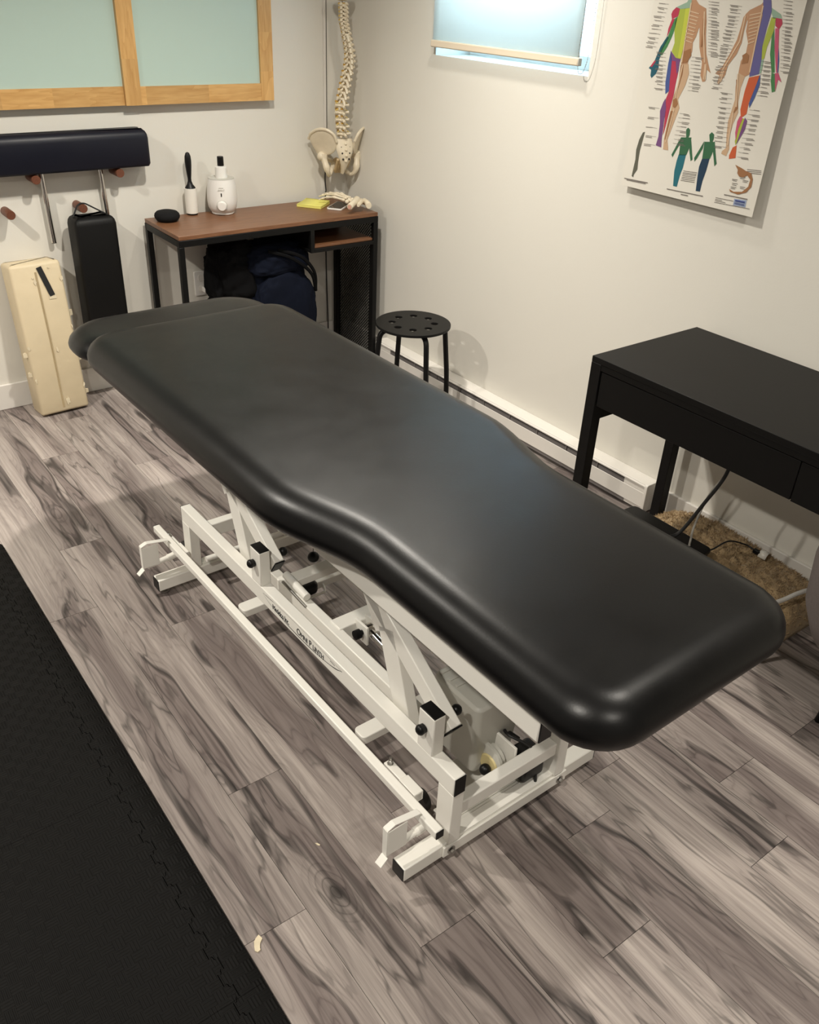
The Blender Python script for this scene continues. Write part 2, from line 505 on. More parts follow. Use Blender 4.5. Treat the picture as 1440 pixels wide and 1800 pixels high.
# ---- roller blind
rb = thing('roller_blind', 'cream roller blind pulled down over the high window', 'blind', (-.03, -1.10, 1.46))
fab = NT('blind_fabric')
dif = fab.n('BsdfDiffuse', Color=(.66, .70, .68, 1)); trl = fab.n('BsdfTranslucent', Color=(.86, .80, .72, 1))
mxs = fab.n('MixShader', Fac=.60); fab.t.links.new(dif.outputs[0], mxs.inputs[1]); fab.t.links.new(trl.outputs[0], mxs.inputs[2])
fab.t.links.new(mxs.outputs[0], fab.t.nodes['Material Output'].inputs['Surface'])
bm = B(); n = 24
for i in range(n + 1):
    y = .405 - .815 * i / n
    for z in (.022, .55): bm.verts.new((.002 + .0015 * math.sin(i * 1.3) * (1 if z < .1 else .2), y, z))
bm.verts.ensure_lookup_table()
for i in range(n): bm.faces.new([bm.verts[k] for k in (2 * i, 2 * i + 2, 2 * i + 3, 2 * i + 1)])
o = obj('fabric', bm, fab.m, rb); sm = o.modifiers.new('s', 'SOLIDIFY'); sm.thickness = .0006
M_blindbar = mat('blind_bar', (.74, .64, .50), .4)
bm = B(); box(bm, -.008, .008, -.413, .408, 0, .026); o = obj('bottom_bar', bm, M_blindbar, rb, bevel=.004); o['label'] = 'beige bottom bar'
bm = B(); box(bm, -.0085, .0085, -.418, -.413, .001, .025); obj('bar_end_cap', bm, M_greyplast, rb, bevel=.002)
bm = B(); lathe(bm, [(.022, -.41), (.022, .40)], 20, (.0, 0, .56), 'y'); obj('roller', bm, M_blindbar, rb)
for y in (-.425, .405):
    bm = B(); box(bm, -.03, .03, y, y + .012, .52, .60); obj('bracket', bm, M_whiteplast, rb, bevel=.004)
bm = B()
path = spline([(0, -.452, .55), (0, -.454, .35), (0, -.456, .15), (0, -.452, .04), (0, -.438, -.012), (0, -.424, -.022), (0, -.412, -.012), (0, -.405, .04), (0, -.408, .15), (0, -.41, .35), (0, -.412, .55)], 14)
tube(bm, path, .0008, 5)
acc = 0
for a, b in zip(path, path[1:]):
    acc += (b - a).length
    if acc > .0068: acc = 0; ball(bm, b, .0021, 6, 4)
o = obj('bead_chain', bm, M_steel, rb); o['label'] = 'beaded pull chain loop'

# ---- pine framed frosted sliding window on the back wall
def staves(parent, name, segs, m, axis, c0, c1, y0, y1):
    """run of glued staves; segs = break positions along axis"""
    for a, b in zip(segs, segs[1:]):
        q = B()
        if axis == 'x': box(q, a, b, y0, y1, c0, c1)
        else: box(q, c0, c1, y0, y1, a, b)
        cx = (a + b) / 2
        obj(name, q, m, parent)
ZB, ZT = 1.202, 2.05
w2 = struct('window_2', box(B(), -2.30, -1.05, -.020, -.003, ZB + .004, ZT), M_base, label='pine-framed sliding window with frosted panes')
bm = B(); box(bm, -2.24, -1.06, -.030, -.022, ZB + .055, ZT - .06); obj('pane', bm, M_frost, w2, smooth=False)
staves(w2, 'rail_stave', [-2.30, -1.95, -1.615, -1.565, -1.372, -1.0886], M_pine_h, 'x', ZB, ZB + .070, -.036, -.0205)
staves(w2, 'rail_stave', [-2.30, -1.9, -1.5, -1.1], M_pine_h, 'x', ZT - .07, ZT, -.036, -.0205)
staves(w2, 'stile_stave', [ZB + .07, 1.5, ZT - .07], M_pine, 'z', -2.30, -2.235, -.036, -.0205)
staves(w2, 'stile_stave', [ZB, 1.372, 1.74, ZT], M_pine, 'z', -1.088, -1.022, -.050, -.0205)
staves(w2, 'rail_stave', [-1.022, -.998, -.72, -.469], M_pine_h, 'x', ZB, ZB + .069, -.046, -.0205)
staves(w2, 'rail_stave', [-1.022, -.8, -.469], M_pine_h, 'x', ZT - .07, ZT, -.046, -.0205)
staves(w2, 'stile_stave', [ZB, 1.318, 1.47, 1.8, ZT], M_pine, 'z', -.469, -.407, -.048, -.0205)
bm = B(); box(bm, -1.03, -.46, -.036, -.028, ZB + .06, ZT - .06); obj('pane', bm, M_frost, w2, smooth=False)
bm = B(); box(bm, -1.06, -.43, -.028, -.003, ZB + .01, ZT - .01); obj('backing', bm, M_base, w2, smooth=False)

# ---- recessed ceiling downlights (each carries its own lamp)
for i, (x, y, pw) in enumerate(LAMPS):
    d = thing('recessed_downlight', ['round recessed ceiling light near the far left corner', 'round recessed ceiling light above the peg wall', 'round recessed ceiling light above the small stool', 'round recessed ceiling light above the black mat',
              'round recessed ceiling light above the foot of the table', 'round recessed ceiling light behind the viewer'][i], 'light', (x, y, CEIL), group='ceiling downlights')
    bm = B(); lathe(bm, [(.052, -.003), (.072, -.006), (.078, -.002), (.078, 0), (.052, 0)], 28); obj('trim_ring', bm, M_whiteplast, d)
    bm = B(); lathe(bm, [(.0, -.0025), (.052, -.0025), (.052, -.001), (0, -.001)], 28)
    obj('lens', bm, mat('lamp_lens', (.8, .8, .8), .5, emit=(LAMP_COLOR, 8.0)), d)
    ld = bpy.data.lights.new('lamp', 'AREA'); ld.shape = 'DISK'; ld.size = .10; ld.energy = pw; ld.spread = R(150); ld.color = LAMP_COLOR
    lo = bpy.data.objects.new('lamp', ld); C.objects.link(lo); lo.parent = d; lo.location = (0, 0, -.012)

# =================================================================== TREATMENT TABLE
TT = thing('treatment_table', 'black vinyl treatment table on a white steel lifting frame', 'table', (-1.43, -2.28, 0), (0, 0, R(.9)))
H = .78; UC = -.012
# --- body cushion outline (ccw)
def half(v):
    t = min(1, max(0, (v + .43) / .31)); t = t * t * (3 - 2 * t); return .279 + (.346 - .279) * t
def cushion_outline(vn, vf, rn, rf):
    R_ = []
    hn, hf = half(vn), half(vf)
    for k in range(9):
        a = R(-90 + 90 * k / 8); R_.append((hn - rn + rn * math.cos(a), vn + rn + rn * math.sin(a)))
    v = vn + rn + .03
    while v < vf - rf - .01:
        R_.append((half(v), v)); v += .03
    for k in range(9):
        a = R(90 * k / 8); R_.append((hf - rf + rf * math.cos(a), vf - rf + rf * math.sin(a)))
    L_ = [(-x, y) for x, y in reversed(R_)]
    return [(x + UC, y) for x, y in R_ + L_]
def roll(h, bot, rx, rt, rb):
    """rounded upholstery edge profile (inset, z) bottom to top"""
    zc = h - rt; P = [(.05, bot)]
    for a in (-80, -55, -30, -10): P.append((rb * .8 * (1 - math.cos(R(a))), zc + (zc - bot) * math.sin(R(a)) ))
    for a in (5, 20, 35, 50, 64, 76, 86): P.append((rx * (1 - math.cos(R(a))), zc + rt * math.sin(R(a))))
    P.append((rx + .010, h)); P.append((rx + .025, h + .0004))
    return P
bm = B(); padded(bm, cushion_outline(-1.030, .945, .105, .105), roll(H, .690, .070, .056, .030))
o = obj('body_cushion', bm, M_vinyl, TT, sharp=80); o['label'] = 'hourglass-shaped black vinyl cushion'
hp = []
for cx, cy, r_, a0 in ((UC + .340 - .155, 1.170 - .155, .155, 0), (UC - .340 + .155, 1.170 - .155, .155, 90), (UC - .340 + .12, .865 + .12, .12, 180), (UC + .340 - .12, .865 + .12, .12, 270)):
    for k in range(11): hp.append((cx + r_ * math.cos(R(a0 + 9 * k)), cy + r_ * math.sin(R(a0 + 9 * k))))
bm = B(); padded(bm, hp, roll(.750, .684, .092, .048, .028)[:-2] + [(.098, .7503), (.108, .7506)]); obj('head_cushion', bm, M_vinyl, TT, sharp=80)
bm = B(); prism(bm, offset_poly(cushion_outline(-.98, .90, .09, .11), .045), .672, .698); obj('deck_board', bm, M_ply, TT)
bm = B(); prism(bm, offset_poly(hp, .05), .668, .691); obj('deck_board', bm, M_ply, TT)

WT = .032
def wpart(name, build, parent=TT, m=None, bevel=.003, **k):
    b_ = B(); build(b_); return obj(name, b_, m or M_white, parent, bevel=bevel, **k)
# floor feet
for v0, lab in ((-.634, 1), (.632, 0)):
    f = wpart('foot_bar', lambda b_: box(b_, -.318, .288, v0, v0 + .040, .020, .060))
    for u in (-.3205, .288): wpart('end_cap', lambda b_: box(b_, u, u + .0025 if u > 0 else u + .0025, v0 + .001, v0 + .039, .021, .059), f, M_blackcap, .001)
    for u in (-.295, .262): wpart('glide', lambda b_: lathe(b_, [(.014, 0), (.016, .004), (.016, .009), (.006, .010), (.006, .02)], 16, (u, v0 + .02, 0)), f, M_steel, 0)
# bolted angle on the near and far foot
for v0, s in ((-.634, -1), (.672, 1)):
    va, vb = (v0 - .006, v0) if s < 0 else (v0, v0 + .006)
    a = wpart('angle_bar', lambda b_: box(box(b_, -.212, .178, va, vb, .024, .056), -.212, .178, v0 - .03 if s > 0 else v0, v0 if s > 0 else v0 + .03, .060, .0635), bevel=.0015)
    for u in (-.190, .155):
        wpart('bolt', lambda b_: lathe(lathe(b_, [(.011, 0), (.011, .0015)], 18, (u, va - .0015 if s < 0 else vb, .038), 'y'), [(.0065, 0), (.0065, .006), (.003, .008)], 6, (u, (va - .0095) if s < 0 else vb, .038), 'y'), a, M_steel, 0)
wpart('base_plate', lambda b_: box(b_, -.166, .132, -.594, -.545, .056, .0605), bevel=.001)
wpart('motor_plate', lambda b_: box(b_, -.05, .03, -.545, -.44, .030, .036), bevel=.001)
# side rails, uprights, posts
for sx, u0 in ((-1, -.200), (1, .134)):
    u1 = u0 + WT
    r_ = wpart('side_rail', lambda b_: box(b_, u0, u1, -.640, .685, .216, .268))
    for v in (-.6425, .685): wpart('end_cap', lambda b_: box(b_, u0 + .001, u1 - .001, v, v + .0025, .217, .267), r_, M_blackcap, .001)
    for va, vb in ((-.640, -.590), (.636, .685)): wpart('upright', lambda b_: box(b_, u0, u1, va, vb, .060, .217), bevel=.002)
    for vc in (-.537, .204):
        p_ = wpart('pivot_post', lambda b_: box(b_, u0, u1, vc - .026, vc + .026, .266, .375))
        wpart('post_cap', lambda b_: box(b_, u0 + .001, u1 - .001, vc - .025, vc + .025, .3745, .378), p_, M_blackcap, .001)
        uo = u0 if sx < 0 else u1
        wpart('pivot_knob', lambda b_: ball(lathe(b_, [(.011, -.008), (.011, .004)], 16, (uo + sx * .006, vc + .004, .332), 'x'), (uo + sx * .012, vc + .004, .332), .0125, 16, 8, (.8, 1, 1)), p_, M_blackcap, 0)
    # lifting arms (bell-crank pairs)
    ua = (u1 + .0065) if sx < 0 else (u0 - .0065 - .030); uc = ua + .015
    for vc, top in ((-.537, 1), (.204, 1)):
        d = Vector((0, .839, .545)); pv = Vector((uc, vc, .334))
        a = wpart('lifting_arm', lambda b_: beam(b_, pv - d * .030, pv + d * .47, .030, .050))
        wpart('end_cap', lambda b_: beam(b_, pv - d * .034, pv - d * .030, .029, .049), a, M_blackcap, .0006)
        wpart('crank_leg', lambda b_: beam(beam(b_, (uc - .0005, vc + .204, .452), (uc - .0005, vc + .118, .205), .029, .060), (uc - .0005, vc + .22, .43), (uc - .0005, vc + .30, .55), .029, .05), bevel=.002)
        uo = ua + (.030 if sx < 0 else 0)
        wpart('pivot_nut', lambda b_: ball(lathe(b_, [(.013, -.014), (.013, -.006)], 16, (uo - sx * .012, vc + .004, .334), 'x'), (uo - sx * .020, vc + .004, .334), .013, 16, 8, (1, 1, 1)), a, M_blackcap, 0)
        wpart('washer', lambda b_: lathe(b_, [(.015, -.003), (.015, .003)], 18, (uo - sx * .003, vc + .004, .334), 'x'), a, M_steel, 0)
    # link bar joining the two cranks
    lb = ua + .030 if sx < 0 else ua - .030
    wpart('link_bar', lambda b_: box(b_, min(lb, lb) , lb + .030, -.425, .330, .196, .246))
    # upper frame rail
    q0 = -.240 if sx < 0 else .184
    ur = wpart('upper_rail', lambda b_: box(b_, q0, q0 + WT, -.868, .86, .597, .647))
    for v in (-.8710, .86): wpart('end_cap', lambda b_: box(b_, q0 + .001, q0 + WT - .001, v, v + .003, .598, .646), ur, M_blackcap, .001)
# cross members
for v, z0, z1 in ((-.632, .128, .166),): wpart('cross_bar', lambda b_: box(b_, -.168, .134, v, v + .030, z0, z1))
wpart('cross_bar', lambda b_: box(b_, -.168, .134, .640, .672, .150, .196))
wpart('axle_rod', lambda b_: tube(b_, [(-.168, .60, .105), (.134, .60, .105)], .009, 12), bevel=0)
wpart('crank_cross_bar', lambda b_: box(b_, -.112, .080, -.075, -.028, .200, .250))
wpart('crank_cross_bar', lambda b_: box(b_, -.112, .080, .170, .212, .226, .250), bevel=.002)
for v in (-.80, -.30, .30, .80): wpart('upper_cross_bar', lambda b_: box(b_, -.208, .184, v, v + .03, .605, .640))
for v0, z in ((.300, .102), (-.306, .102)): wpart('stabiliser_bar', lambda b_: prism(b_, rrect(-.197, .165, v0, v0 + .044, .012, 4), z - .024, z), bevel=.002)
# actuator
wpart('clevis', lambda b_: box(box(b_, -.062, -.055, -.125, -.07, .205, .262), -.030, -.023, -.125, -.07, .205, .262), bevel=.0015)
wpart('clevis_pin', lambda b_: lathe(b_, [(.004, -.088), (.013, -.086), (.013, -.070), (.007, -.068), (.007, -.018), (.013, -.016), (.013, 0), (.004, .002)], 16, (0, -.105, .238), 'x'), m=M_blackcap, bevel=0)
wpart('piston_rod', lambda b_: tube(b_, [(-.043, -.095, .238), (-.043, -.40, .205)], .012, 16), m=M_chrome, bevel=0)
wpart('piston_eye', lambda b_: lathe(b_, [(.017, -.012), (.017, .012)], 16, (-.043, -.105, .238), 'x'), m=M_chrome, bevel=.002)
mo = B(); prism(mo, rrect(-.052, .105, -.545, -.38, .018, 5), .075, .300)
for v in mo.verts:
    if v.co.z < .1: v.co.x = .03 + (v.co.x - .03) * .80; v.co.y = -.46 + (v.co.y + .46) * .80
mh = obj('motor_housing', mo, M_greyplast, TT, bevel=.008); mh['label'] = 'grey plastic motor housing'
wpart('housing_rib', lambda b_: box(box(box(b_, -.04, .09, -.40, -.39, .298, .304), -.04, .09, -.43, -.42, .298, .304), -.04, .09, -.455, -.447, .298, .304), mh, M_greyplast, .001)
wpart('motor_bracket', lambda b_: box(b_, .025, .032, -.60, -.50, .10, .185), bevel=.0015)
wpart('motor_pulley', lambda b_: lathe(b_, [(.042, -.022), (.046, -.02), (.046, -.012), (.034, -.010), (.034, .006)], 24, (.012, -.548, .125), 'x'), m=M_greyplast, bevel=0)
wpart('motor_bushing', lambda b_: lathe(b_, [(.030, -.01), (.030, .012)], 20, (-.004, -.556, .118), 'x'), m=mat('yellowed_nylon', (.62, .52, .26), .5), bevel=.003)
wpart('motor_bolt', lambda b_: ball(b_, (-.026, -.560, .116), .0140, 14, 8), m=M_blackcap, bevel=0)
wpart('control_box', lambda b_: box(b_, .045, .115, -.62, -.555, .07, .14), m=M_blackcap, bevel=.008)
wpart('hose', lambda b_: tube(b_, spline([(.03, -.43, .36), (.02, -.40, .34), (.022, -.375, .31), (.04, -.36, .27), (.07, -.36, .2), (.09, -.40, .12), (.10, -.50, .08), (.08, -.57, .09)]), .009, 10), m=M_blackcap, bevel=0)
wpart('hose_fitting', lambda b_: lathe(b_, [(.013, 0), (.013, .022), (.009, .026)], 6, (.03, -.40, .30)), m=M_greyplast, bevel=.001)
wpart('motor_cable', lambda b_: tube(b_, spline([(.09, -.55, .14), (.06, -.53, .17), (.04, -.56, .19), (.07, -.60, .17), (.10, -.60, .12), (.08, -.63, .05)]), .004, 8), m=M_cable_b, bevel=0)
# foot-rest hand crank below the far pivot: short roller and black foot switch
wpart('release_roller', lambda b_: tube(b_, [(-.118, .185, .272), (-.118, .075, .262)], .0115, 14), bevel=0)
wpart('release_link', lambda b_: tube(b_, [(-.132, .18, .256), (-.132, .06, .246)], .004, 8), m=M_steel, bevel=0)
fs = wpart('foot_switch', lambda b_: prism(b_, rrect(-.05, .045, .270, .315, .018, 5), .085, .125), m=M_blackcap, bevel=.012, seg=3)
wpart('switch_guard', lambda b_: tube(b_, arc_path([(-.052, .33, .09), (.06, .33, .09), (.075, .30, .09), (.06, .262, .09), (-.052, .262, .09)], .012), .004, 8), fs, M_white, 0)
wpart('switch_cable', lambda b_: tube(b_, spline([(-.045, .268, .10), (-.07, .24, .09), (-.06, .20, .07), (-.085, .18, .05), (-.08, .15, .035)]), .0045, 8), fs, M_cable_g, 0)
wpart('pull_cord', lambda b_: tube(b_, [(-.05, .15, .335), (-.05, .15, .66)], .0011, 6), m=M_cable_b, bevel=0)
wpart('pull_cord_knob', lambda b_: ball(b_, (-.05, .15, .325), .0165, 16, 10, (1, 1, .9)), m=M_blackcap, bevel=0)
# wheel-lowering treadle bar along the left with its pedals
tb = wpart('treadle_bar', lambda b_: box(b_, -.262, -.240, -.662, .775, .147, .169))
for v in (-.6645, .775): wpart('end_cap', lambda b_: box(b_, -.261, -.241, v, v + .0025, .148, .168), tb, M_blackcap, .0006)
for vs, s in ((-.600, 1), (.665, 1)):
    pd = wpart('pedal_rod', lambda b_: tube(b_, [(-.335, vs, .105), (-.262, vs, .112)], .0085, 12), bevel=0)
    wpart('pedal_sleeve', lambda b_: tube(b_, [(-.268, vs, .111), (-.236, vs, .115)], .011, 12), pd, M_white, 0)
    # bent sheet-metal pedal: upright plate, folded outer flange, flared toe and a strap back to the bar
    def ped(b_, vs=vs):
        box(b_, -.349, -.298, vs - .012, vs - .0095, .108, .182)
        box(b_, -.3515, -.349, vs - .012, vs + .004, .104, .186)
        beam(b_, (-.3505, vs - .006, .105), (-.370, vs - .008, .090), .020, .0025, (0, 1, 0))
        beam(b_, (-.350, vs - .004, .186), (-.330, vs - .004, .193), .016, .0025, (0, 1, 0))
        beam(b_, (-.331, vs - .004, .193), (-.262, vs - .004, .180), .016, .0025, (0, 1, 0))
    wpart('pedal_plate', ped, pd, M_white, .0008)
    # swinging wheel lever inside the rail with set screw
    vl = vs + .02
    w0 = (-.205, vl + .045, .118); w1 = (-.205, vl + .165, .118)
    if vs > 0: w0 = (-.222, vl - .055, .118); w1 = (-.222, vl + .075, .118)
    lv = wpart('wheel_lever', lambda b_: beam(b_, w0, w1, .022, .024), bevel=.002)
    wpart('lever_sleeve', lambda b_: beam(b_, w0, Vector(w0).lerp(Vector(w1), .48), .027, .029), lv, M_white, .002)
    wpart('set_screw', lambda b_: lathe(b_, [(.008, 0), (.008, .002), (.0055, .002), (.0055, .010), (.0035, .012), (.0035, .020)], 8, (w1[0], w1[1] - .012, .130)), lv, M_steel, 0)
    wpart('caster_wheel', lambda b_: lathe(b_, [(.012, -.009), (.026, -.009), (.029, -.005), (.029, .005), (.026, .009), (.012, .009)], 22, (-.165, vl + .08, .050), 'x'), lv, M_ply, 0)
# maker's decal on the left rail
MT = Matrix(((0, 0, -1, -.2004), (-1, 0, 0, 0), (0, 1, 0, 0), (0, 0, 0, 1)))
M_ink = mat('black_ink', (.008, .008, .012), .5)
def decal(txt, v, z, size, name, sp=1.0, sl=1.0):
    return text_mesh(txt, size, M_ink, name, TT, Matrix.Translation((0, v, z)) @ MT @ Matrix.Diagonal((sl, 1, 1, 1)), spacing=sp)
decal('Medelco Inc.', .118, .2330, .0235, 'decal_lettering', .92, .78)
d1 = decal('O', -.006, .2335, .0275, 'decal_lettering', 1, .88)
decal('MNI', -.0255, .2335, .0215, 'decal_lettering', .95, .90)
decal('P', -.0660, .2335, .0275, 'decal_lettering', 1, .88)
decal('LINTH', -.0830, .2335, .0215, 'decal_lettering', .95, .90)
bm = B()
sw = []
for k in range(41):
    t = k / 40; v = .168 - .385 * t
    z = .2545 - .0275 * math.sin(math.pi * min(1, t * 1.02)) ** .55
    sw.append((v, z,   .0006 + .0024 * math.sin(math.pi * t) + (.0022 if t > .80 else 0) * max(0, 1 - abs(t - .93) / .08)))
for (a, b_) in zip(sw, sw[1:]):
    q = [bm.verts.new((-.2004, a[0], a[1] - a[2] / 2)), bm.verts.new((-.2004, b_[0], b_[1] - b_[2] / 2)), bm.verts.new((-.2004, b_[0], b_[1] + b_[2] / 2)), bm.verts.new((-.2004, a[0], a[1] + a[2] / 2))]
    bm.faces.new(q)
obj('decal_swoosh', bm, M_ink, TT)
bm = B()
tube(bm, [(-.2002, .168 - .385 * k / 40, .2545 + .008 * math.sin(math.pi * k / 40)) for k in range(41)], .00025, 4)
tube(bm, [(-.2002, .155 - .02 * k, .2545 + .0012 * k) for k in range(3)], .0003, 4)
tube(bm, [(-.2002, -.165, .2530), (-.2002, -.185, .2510)], .0007, 4)
obj('decal_outline', bm, M_ink, TT)

# =================================================================== FOAM MAT (left foreground)
mat_root = thing('foam_mat', 'black interlocking foam floor mat with basket-weave surface', 'mat', (-2.085, -1.09, 0))
TH = .012
def puzzle(a, b, n, amp, flip=1):
    """dovetail seam polyline from a to b along y (x = seam)"""
    pts = []
    L = (b - a) / n
    for i in range(n):
        y0 = a + i * L; s = flip * (amp if i % 2 == 0 else -amp)
        pts += [(0, y0 + .06 * L), (s * .35, y0 + .16 * L), (s, y0 + .06 * L), (s, y0 + .94 * L), (s * .35, y0 + .84 * L), (0, y0 + .94 * L)]
    return pts
SX = -.062                                   # seam of the border strip, local x
tiles_y = [(-.045, -.645), (-.645, -1.245), (-1.245, -1.845), (-1.845, -2.445), (-2.445, -3.045)]
for i, (yt, yb) in enumerate(tiles_y):
    seam = [(SX + x, y) for x, y in puzzle(yb, yt, 18, .008)]
    # border strip piece: straight outside, dovetailed inside
    poly = [(0, yb + .0002), (0, yt - .0002), (SX + .0007, yt - .0002)] + [(x + .0007, y) for x, y in reversed(seam)] + [(SX + .0007, yb + .0002)]
    bm = B(); prism(bm, poly, 0, TH); obj('border_strip', bm, M_foam, mat_root, bevel=.0004, smooth=False)
    # full tile
    tile = [(x - .0007, y) for x, y in seam] + [(SX, yt - .0002), (SX - .62, yt - .0002), (SX - .62, yb + .0002), (SX, yb + .0002)]
    bm = B(); prism(bm, tile, 0, TH - .0002); obj('foam_tile', bm, M_foam, mat_root, bevel=.0004, smooth=False)
    bm = B(); box(bm, SX - 1.24, SX - .6215, yb + .0002, yt - .0002, 0, TH); obj('foam_tile', bm, M_foam, mat_root, bevel=.0004, smooth=False)
bm = B(); prism(bm, [(SX - 1.24, -.044), (0, -.044), (0, -.02), (-.006, -.006), (-.02, 0), (SX - 1.24, 0)], 0, TH); obj('border_strip', bm, M_foam, mat_root, bevel=.0004, smooth=False)

def crumb(name, label, loc, s, col, rz):
    bm = B(); random.seed(int(abs(loc[1]) * 1000))
    pts = [(s * (1 if k % 2 else .62) * math.cos(2 * math.pi * k / 11) * (.55 + .4 * random.random()), s * 1.7 * math.sin(2 * math.pi * k / 11) * (.6 + .4 * random.random())) for k in range(11)]
    prism(bm, pts, 0, s * .25); o = obj(name, bm, col, None, loc=loc); o.rotation_euler = (0, 0, rz)
    return T(o, label, 'scrap')
crumb('vinyl_flake', 'torn cream vinyl flake at the edge of the black mat', (-2.058, -2.853, .0005), .013, M_creamtorn, R(-25))
crumb('vinyl_flake', 'tiny cream flake on the floor left of the table foot', (-1.832, -2.718, .0005), .0045, M_creamtorn, R(30))

# =================================================================== BASEBOARD HEATER
ht = thing('baseboard_heater', 'long white electric baseboard heater under the window', 'heater', (0, -1.28, 0))
HY0, HY1, HD, HH = -.885, .88, .066, .128
bm = B(); box(bm, -.012, -.001, HY0, HY1, .015, HH); obj('back_panel', bm, M_base, ht)
bm = B(); prism(bm, [(-.001, HH - .006), (-HD + .004, HH - .006), (-HD, HH - .008), (-HD, HH - .013), (-HD + .003, HH - .013), (-HD + .003, HH - .009), (-HD + .006, HH - .002), (-.001, HH)], HY0 + .012, HY1 - .012, Matrix(((1, 0, 0, 0), (0, 0, 1, 0), (0, 1, 0, 0), (0, 0, 0, 1)))); obj('hood', bm, M_base, ht, bevel=.001)
bm = B(); box(bm, -HD, -HD + .003, HY0 + .012, HY1 - .012, .030, .091); obj('front_panel', bm, M_base, ht, bevel=.0012)
bm = B(); box(bm, -.058, -.014, HY0 + .10, HY1 - .10, .035, .104); o = obj('heating_fins', bm, M_dark, ht)
bm = B(); box(bm, -HD + .004, -.013, HY0 + .10, HY1 - .10, .014, .028); obj('bottom_tray', bm, M_dark, ht)
for a, b in ((HY0, HY0 + .013), (HY1 - .013, HY1)):
    bm = B(); prism(bm, rrect(-HD - .0015, 0, .012, HH + .001, .010, 4), a, b, Matrix(((1, 0, 0, 0), (0, 0, 1, 0), (0, 1, 0, 0), (0, 0, 0, 1)))); obj('end_cap', bm, M_base, ht, bevel=.002)
for a, b in ((HY0 + .013, HY0 + .115), (HY1 - .115, HY1 - .013)):
    bm = B(); box(bm, -HD + .006, -.013, a, b, .014, .112); obj('junction_cover', bm, M_base, ht, bevel=.001)
for k in range(9):
    y = HY0 + .25 + k * .17
    bm = B(); box(bm, -HD + .003, -.02, y, y + .004, .090, .112); obj('panel_clip', bm, M_dark, ht)

# =================================================================== WALNUT DESK IN THE CORNER
dk = thing('corner_desk', 'narrow brown wood desk with black metal frame in the corner', 'desk', (-1.063, -.39, 0))
def dp(name, build, m=M_blackmetal, bevel=.002, parent=dk):
    b_ = B(); build(b_); return obj(name, b_, m, parent, bevel=bevel)
dp('desk_top', lambda b: box(b, .002, .998, .002, .358, .733, .750), M_walnut, .0012)
dp('top_frame', lambda b: [box(b, 0, 1.0, 0, .016, .705, .7325), box(b, 0, 1.0, .344, .36, .705, .7325), box(b, 0, .016, .016, .344, .705, .7325), box(b, .984, 1.0, .016, .344, .705, .7325)])
for x in (0, .976):
    for y in (0, .336): dp('leg', lambda b: box(b, x, x + .024, y, y + .024, 0, .705))
    dp('foot_rail', lambda b: box(b, x, x + .024, .024, .336, .0, .024))
dp('brace', lambda b: [beam(b, (.012, .348, .10), (.63, .348, .70), .004, .012, (0, 1, 0))], bevel=0)
# cubby under the right half
dp('cubby_side', lambda b: box(b, .640, .646, .004, .356, .610, .705))
dp('cubby_back', lambda b: box(b, .646, .976, .350, .354, .610, .705))
dp('cubby_shelf', lambda b: box(b, .646, .976, .012, .350, .622, .632), M_walnut, .001)
dp('cubby_frame', lambda b: [box(b, .630, .650, 0, .018, .604, .706), box(b, .650, .976, 0, .016, .604, .622), box(b, .630, .650, .018, .356, .604, .616), box(b, .650, .976, .340, .356, .604, .616)])
# expanded-metal mesh in the right side and under the cubby at the back
def mesh_panel(b, x, y0, y1, z0, z1, step, w):
    n = int((y1 - y0 + z1 - z0) / step) + 1
    for s in (1, -1):
        for k in range(n):
            c = k * step
            if s > 0:
                p0 = (y0 + max(0, c - (z1 - z0)), z0 + min(c, z1 - z0)); p1 = (y0 + min(c, y1 - y0), z0 + max(0, c - (y1 - y0)))
            else:
                p0 = (y1 - max(0, c - (z1 - z0)), z0 + min(c, z1 - z0)); p1 = (y1 - min(c, y1 - y0), z0 + max(0, c - (y1 - y0)))
            if (Vector(p0) - Vector(p1)).length < .004: continue
            beam(b, (x, *p0), (x, *p1), .0015, w)
dp('mesh_side', lambda b: mesh_panel(b, .988, .024, .336, .030, .600, .0160, .0040), bevel=0)
dp('mesh_side', lambda b: mesh_panel(b, .988, .024, .336, .625, .703, .0160, .0036), bevel=0)
dp('mesh_frame', lambda b: [box(b, .980, .996, .024, .336, .600, .622), box(b, .980, .996, .024, .040, .024, .60), box(b, .980, .996, .320, .336, .024, .60)])

# =================================================================== DESK-TOP THINGS
DZ = .7505
o = obj('smart_speaker', lathe(B(), [(.0, 0), (.036, 0), (.046, .004), (.053, .014), (.0545, .022), (.052, .031), (.044, .039), (.028, .0435), (0, .045)], 32), M_puck, None, loc=(-.990, -.115, DZ))
T(o, 'small round charcoal smart speaker on the desk corner', 'speaker')
lr = thing('lint_roller', 'lint roller with white paper and black handle standing on the desk', 'lint roller', (-.845, -.052, DZ))
obj('end_cap', lathe(B(), [(.022, 0), (.024, .002), (.024, .008), (.0, .008)], 24), M_blackcap, lr)
obj('paper_roll', lathe(B(), [(.024, .006), (.0265, .007), (.0275, .112), (.0245, .1125), (.012, .1115)], 28), M_paperroll, lr)
obj('handle', lathe(B(), [(.0235, .112), (.021, .118), (.013, .128), (.0085, .142), (.008, .152), (.0105, .175), (.0135, .205), (.0145, .225), (.013, .245), (.008, .258), (0, .262)], 20), M_blackcap, lr)
bw = thing('bottle_warmer', 'rounded white bottle warmer with a front dial', 'bottle warmer', (-.712, -.088, DZ), (0, 0, R(-28)))
obj('base_ring', lathe(B(), [(.046, 0), (.050, .003), (.050, .007), (.044, .010)], 36), M_whiteplast, bw)
